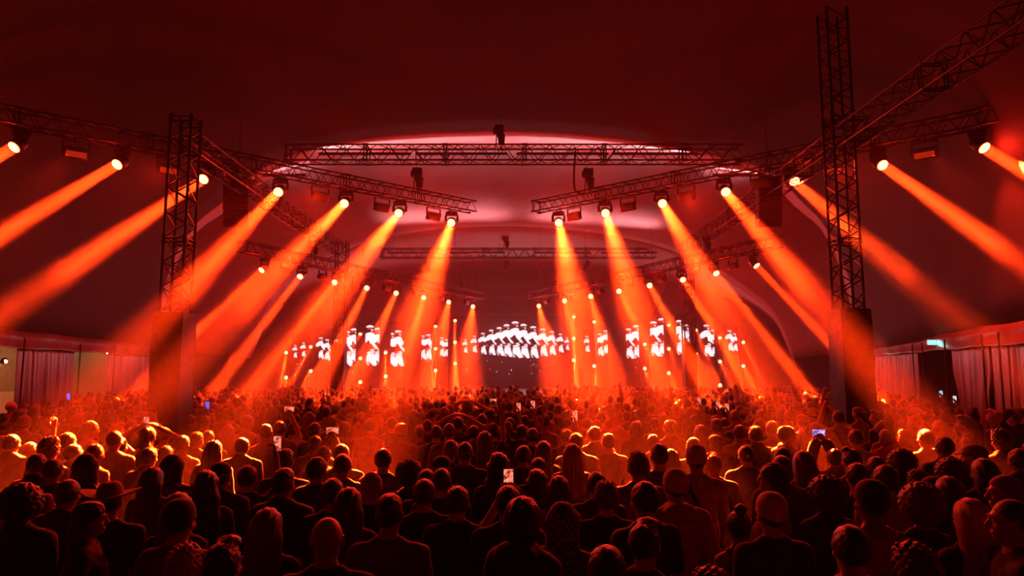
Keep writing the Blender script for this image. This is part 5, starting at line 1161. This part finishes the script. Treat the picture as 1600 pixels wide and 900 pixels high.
for px, py, Y, h, row, ex in ents:
    x = pix(px, py, Y).x; _, _, w, sex, hair, pose, top, topm, hairm, yaw, lab = row[:11]
    skin = 'skin_dark' if hair == 'afro' and top == 'tee' and topm != 'cloth_red' else 'skin'
    t = person(x, Y, h, sex, hair, pose, top, topm, hairm, R(yaw), lab if lab.startswith(('person', 'tall man', 'man', 'woman', 'bald man')) or ' man' in lab or 'person' in lab else 'person, '+lab, 'concert crowd seen from behind', skin, glasses=(ex == 'glasses'))
    MAJOR.append((px, py, w, lab))
    if ex == 'strap':
        if 'strap' not in _cache:
            b = MB(); pts = []
            for k in range(15):
                a = k/14; pts.append((-.125+.25*a, -.135-.012*math.sin(math.pi*a)+.05*(abs(a-.5)*2)**3, 1.475-.50*a))
            o_ = None
            for p, q in zip(pts, pts[1:]): b.add([(p[0]-.014, p[1], p[2]-.014), (p[0]+.014, p[1], p[2]+.014), (q[0]+.014, q[1], q[2]+.014), (q[0]-.014, q[1], q[2]-.014)], [(0, 3, 2, 1)])
            o_ = b.build('bag_strap', 'hat_black', t); md = o_.modifiers.new('t', 'SOLIDIFY'); md.thickness = .006; _cache['strap'] = o_
        else:
            o_ = _cache['strap'].copy(); C.collection.objects.link(o_); o_.parent = t
        o_.location = (0, 0, 0)
    if ex in PHK:
        what = {'concert': 'orange-lit', 'violet': 'violet-lit', 'white': 'white-lit', 'cyan': 'cyan-lit', 'blue': 'deep blue-lit'}[PHK[ex]]
        phone(PEOPLE[-1], what+' phone '+PHW[px], PHK[ex], pose if pose in ('phone', 'phone1', 'phonelow') else 'phone1')

# the people between and behind them: fill the floor at crowd spacing
cand = []
def free(x, y, d): return all((x-a)**2+(y-b)**2 > d*d for a, b in placed) and all(abs(x-a) > .62 or abs(y-b) > .62 for a, b in masts)
rr = random.Random(11)
def yend(x): return 28.6-.012*x*x
Y = 3.4
fill = []
while Y < 28.5:
    step = .50 if Y < 12 else .54; lim = .80*Y+.6; x = -lim+rr.uniform(0, step)
    while x < lim:
        xx, yy = x+rr.uniform(-.12, .12), Y+rr.uniform(-.14, .14)
        if LW(yy)+.9 < xx < RW(yy)-.9 and yy < yend(xx) and free(xx, yy, .47 if yy < 12 else .44): fill.append((xx, yy)); placed.append((xx, yy))
        x += step*rr.uniform(.95, 1.25)
    Y += step*.92
def ok_near(x, y, h):
    """nobody extra in front of the faces the photograph shows"""
    u, v = proj((x, y, h)); w = F*.2/y
    for px, py, pw, _ in MAJOR:
        if abs(u-px) < (w+pw)*.5 and -pw*.2 < py+pw*.2-v+(0 if y > 8 else 0) and v < py+pw*1.15 and v > py-w*1.2: return False
    return True
KHAIR = [('short', 'm', 'short-haired'), ('short', 'm', 'short-haired'), ('fade', 'm', 'crop-haired'), ('quiff', 'm', 'swept-haired'), ('buzz', 'm', 'shaven-headed'), ('curly', 'm', 'curly-haired'), ('long', 'f', 'long-haired'), ('wavy', 'f', 'wavy-haired'),
         ('bob', 'f', 'bob-haired'), ('bun', 'f', 'bun-haired'), ('pony', 'f', 'ponytailed'), ('capback', 'm', 'cap-wearing'), ('cap', 'm', 'peaked-cap'), ('beanie', 'm', 'beanie-wearing'), ('hood', 'm', 'hooded')]
KTOP = [('tee', 'cloth_a', 'black t-shirt'), ('tee', 'cloth_a', 'black t-shirt'), ('tee', 'cloth_grey', 'grey t-shirt'), ('tee', 'cloth_light', 'pale t-shirt'), ('long', 'cloth_navy', 'navy shirt'), ('tank', 'cloth_light', 'pale vest'), ('hoodie', 'cloth_a', 'black hooded top'), ('jacket', 'cloth_a', 'dark jacket'), ('tee', 'cloth_red', 'red t-shirt')]
fill.sort(key=lambda p: p[1]); minor = []
INDIV = 318-len(LIST); far = []
for x, y in fill:
    h = rr.gauss(1.70, .055); h = min(1.80, max(1.56, h)); u, v = proj((x, y, h))
    if y < 12.5:
        tries = 0
        while not ok_near(x, y, h) and tries < 4: h -= .05; tries += 1
        if not ok_near(x, y, h) or not (-30 < u < 1630) or v > 905 or y < 3.6: continue
    if len(minor) < INDIV and -20 < u < 1620: minor.append((x, y, h, u, v))
    elif y > 8: far.append((x, y, h))
LAND = [(p, q, w_, l) for p, q, w_, l in MAJOR]
END_ = ('in', 'of', 'the', 'a', 'an', 'with', 'and', 'at', 'by', 'to', 'before', 'above', 'behind', 'beside', 'for', 'from', 'on', 'over', 'just', 'right', 'left', 'looking', 'down', 'around', 'before')
def short_lab(l):
    ws = l.split(); cutw = [i for i, w_ in enumerate(ws) if i > 2 and w_.strip(',') in ('left', 'right', 'just', 'below', 'above', 'beside', 'near', 'at', 'between', 'by', 'behind', 'before', 'lower', 'upper', 'directly', 'standing')]
    ws = ws[:cutw[0]] if cutw else ws
    while ws and ws[-1].rstrip(',') in END_: ws = ws[:-1]
    return ' '.join(ws).rstrip(',')
SL = [(p, q, w_, short_lab(l)) for p, q, w_, l in LAND]; cnt_ = {}
for s_ in SL: cnt_[s_[3]] = cnt_.get(s_[3], 0)+1
SL = [s_ for s_ in SL if cnt_[s_[3]] == 1 and 3 <= len(s_[3].split()) <= 8 and not s_[3].startswith(('left of', 'right of', 'upper of', 'lower of', 'leftmost of', 'rightmost of'))]
used_l = {}
for x, y, h, u, v in minor:
    kh = KHAIR[rr.randrange(len(KHAIR))]; kt = KTOP[rr.randrange(len(KTOP))]; pose = 'down'; q = rr.random()
    if q < .14: pose = 'front'
    elif q < .145 and y > 6: pose = 'wave'
    elif q < .15 and y > 8: pose = 'onhead'
    hm = kh[0] in HATS and rr.choice(['hat_black', 'hat_tan', 'hat_pale' if y > 9 else 'hat_black']) or rr.choice(['hair_dark', 'hair_dark', 'hair_brown', 'hair_blond'])
    if kh[0] == 'hood': hm = 'cloth_a'; kt = KTOP[6]
    best = sorted(SL, key=lambda s_: math.hypot(u-s_[0], (v-s_[1])*1.3))[:14]; lab = None
    for b_ in best:
        du, dv = u-b_[0], v-b_[1]
        dr = ('right of' if du > 0 else 'left of') if abs(du) > abs(dv)*1.6 else ('in front of' if dv > 0 else 'behind') if abs(dv) > abs(du)*1.6 else \
             ('in front and right of' if du > 0 else 'in front and left of') if dv > 0 else ('behind and right of' if du > 0 else 'behind and left of')
        for cand_ in ('%s person %s the %s' % (kh[2], dr, b_[3]), '%s person in %s %s the %s' % (kh[2], kt[2], dr, b_[3])):
            if len(cand_.split()) <= 16 and cand_ not in used_l: lab = cand_; break
        if lab: break
    if not lab: lab = '%s person in %s seen from behind in the crowd' % (kh[2], kt[2])
    used_l[lab] = 1
    person(x, y, h, kh[1], kh[0], pose, kt[0], kt[1], hm, R(rr.gauss(0, 16)+x*1.5), lab, 'concert crowd seen from behind', 'skin_dark' if rr.random() < .1 else 'skin')

# the rest of the crowd, far rows: past three hundred people, one mass of small simple figures
def low_person(pose, long_hair):
    f = Field(axis([(-.42, .032), (.42, None)]), axis([(-.18, .032), (.40, None)]), axis([(.0, .06), (1.2, .032), (2.16, None)]))
    S = SEX['m']; torso(f, S, .016, .05); legs(f, .02, .05); arms(f, S, pose, .012, 1.0, .04); f.cap((0, -.02, 1.46), (0, 0, 1.57), .058, .056, .03)
    f.ell((0, -.005, 1.655), (.083, .10, .102), .02); f.ell((0, .02, 1.61), (.065, .075, .088), .03)
    if long_hair: f.cap((0, -.06, 1.60), (0, -.09, 1.32), .085, .08, .04)
    for s_, (el, wr) in zip((-1, 1), POSES[pose][:2]): d = np.array(wr)-np.array(el); d /= np.linalg.norm(d); f.cap(wr, tuple(np.array(wr)+d*.14), .034, .026, .02)
    me = f.mesh('low', 'cloth_a'); n = len(me.vertices); v = np.empty(n*3); me.vertices.foreach_get('co', v); v = v.reshape(-1, 3); q = np.empty(len(me.polygons)*4, dtype=np.int32); me.loops.foreach_get('vertex_index', q); q = q.reshape(-1, 4)
    cz = v[q].mean(1); hair_ = ((.62*cz[:, 1]-.78*(cz[:, 2]-1.635)) < .008) & (cz[:, 2] > 1.50) & (abs(cz[:, 0]) < .12) | (long_hair & (cz[:, 1] < -.085) & (cz[:, 2] > 1.3) & (abs(cz[:, 0]) < .1))
    skin_ = (cz[:, 2] > 1.50) & ~hair_ & (abs(cz[:, 0]) < .5); leg_ = cz[:, 2] < .9
    mi = np.where(hair_, 1, np.where(skin_, 0, np.where(leg_, 2, 3))); bpy.data.meshes.remove(me); return v, q, mi
lows = [low_person('down', False), low_person('down', True), low_person('front', False), low_person('wave', False), low_person('hurrah', False), low_person('down', False)]
VS, QS, MS = [], [], []; off = 0
fmats = ['skin', 'hair_dark', 'cloth_trouser', 'cloth_a', 'cloth_grey', 'cloth_light', 'hair_brown', 'hair_blond']
ups = {(787, 601), (815, 599), (826, 600)}
for x, y, h in far:
    r_ = rr.random(); k = 0 if r_ < .62 else 1 if r_ < .8 else 2 if r_ < .95 else 3 if r_ < .96 else 4 if r_ < .965 else 5
    v, q, mi = lows[k]; a = rr.gauss(0, .35); s_ = h/1.755; c, s2 = math.cos(a)*s_, math.sin(a)*s_
    W = np.stack([v[:, 0]*c-v[:, 1]*s2+x, v[:, 0]*s2+v[:, 1]*c+y, v[:, 2]*s_], 1); m2 = mi.copy(); m2[mi == 3] = rr.choice([3, 3, 3, 4, 5]); m2[mi == 1] = rr.choice([1, 1, 1, 6, 7])
    VS.append(W); QS.append(q+off); MS.append(m2); off += len(W)
V = np.concatenate(VS); Q = np.concatenate(QS); Mi = np.concatenate(MS).astype(np.int32)
me = bpy.data.meshes.new('crowd'); me.vertices.add(len(V)); me.vertices.foreach_set('co', V.ravel()); me.loops.add(len(Q)*4); me.loops.foreach_set('vertex_index', Q.ravel().astype(np.int32))
me.polygons.add(len(Q)); me.polygons.foreach_set('loop_start', np.arange(0, len(Q)*4, 4, dtype=np.int32)); me.polygons.foreach_set('use_smooth', np.ones(len(Q), dtype=bool))
for n_ in fmats: me.materials.append(MAT[n_])
me.polygons.foreach_set('material_index', Mi); me.update(calc_edges=True)
o = bpy.data.objects.new('crowd', me); C.collection.objects.link(o); tag(o, 'distant rows of small heads packed in front of the stage', 'crowd', kind='stuff')
print('PEOPLE', len(LIST), len(minor), len(far), len(V))
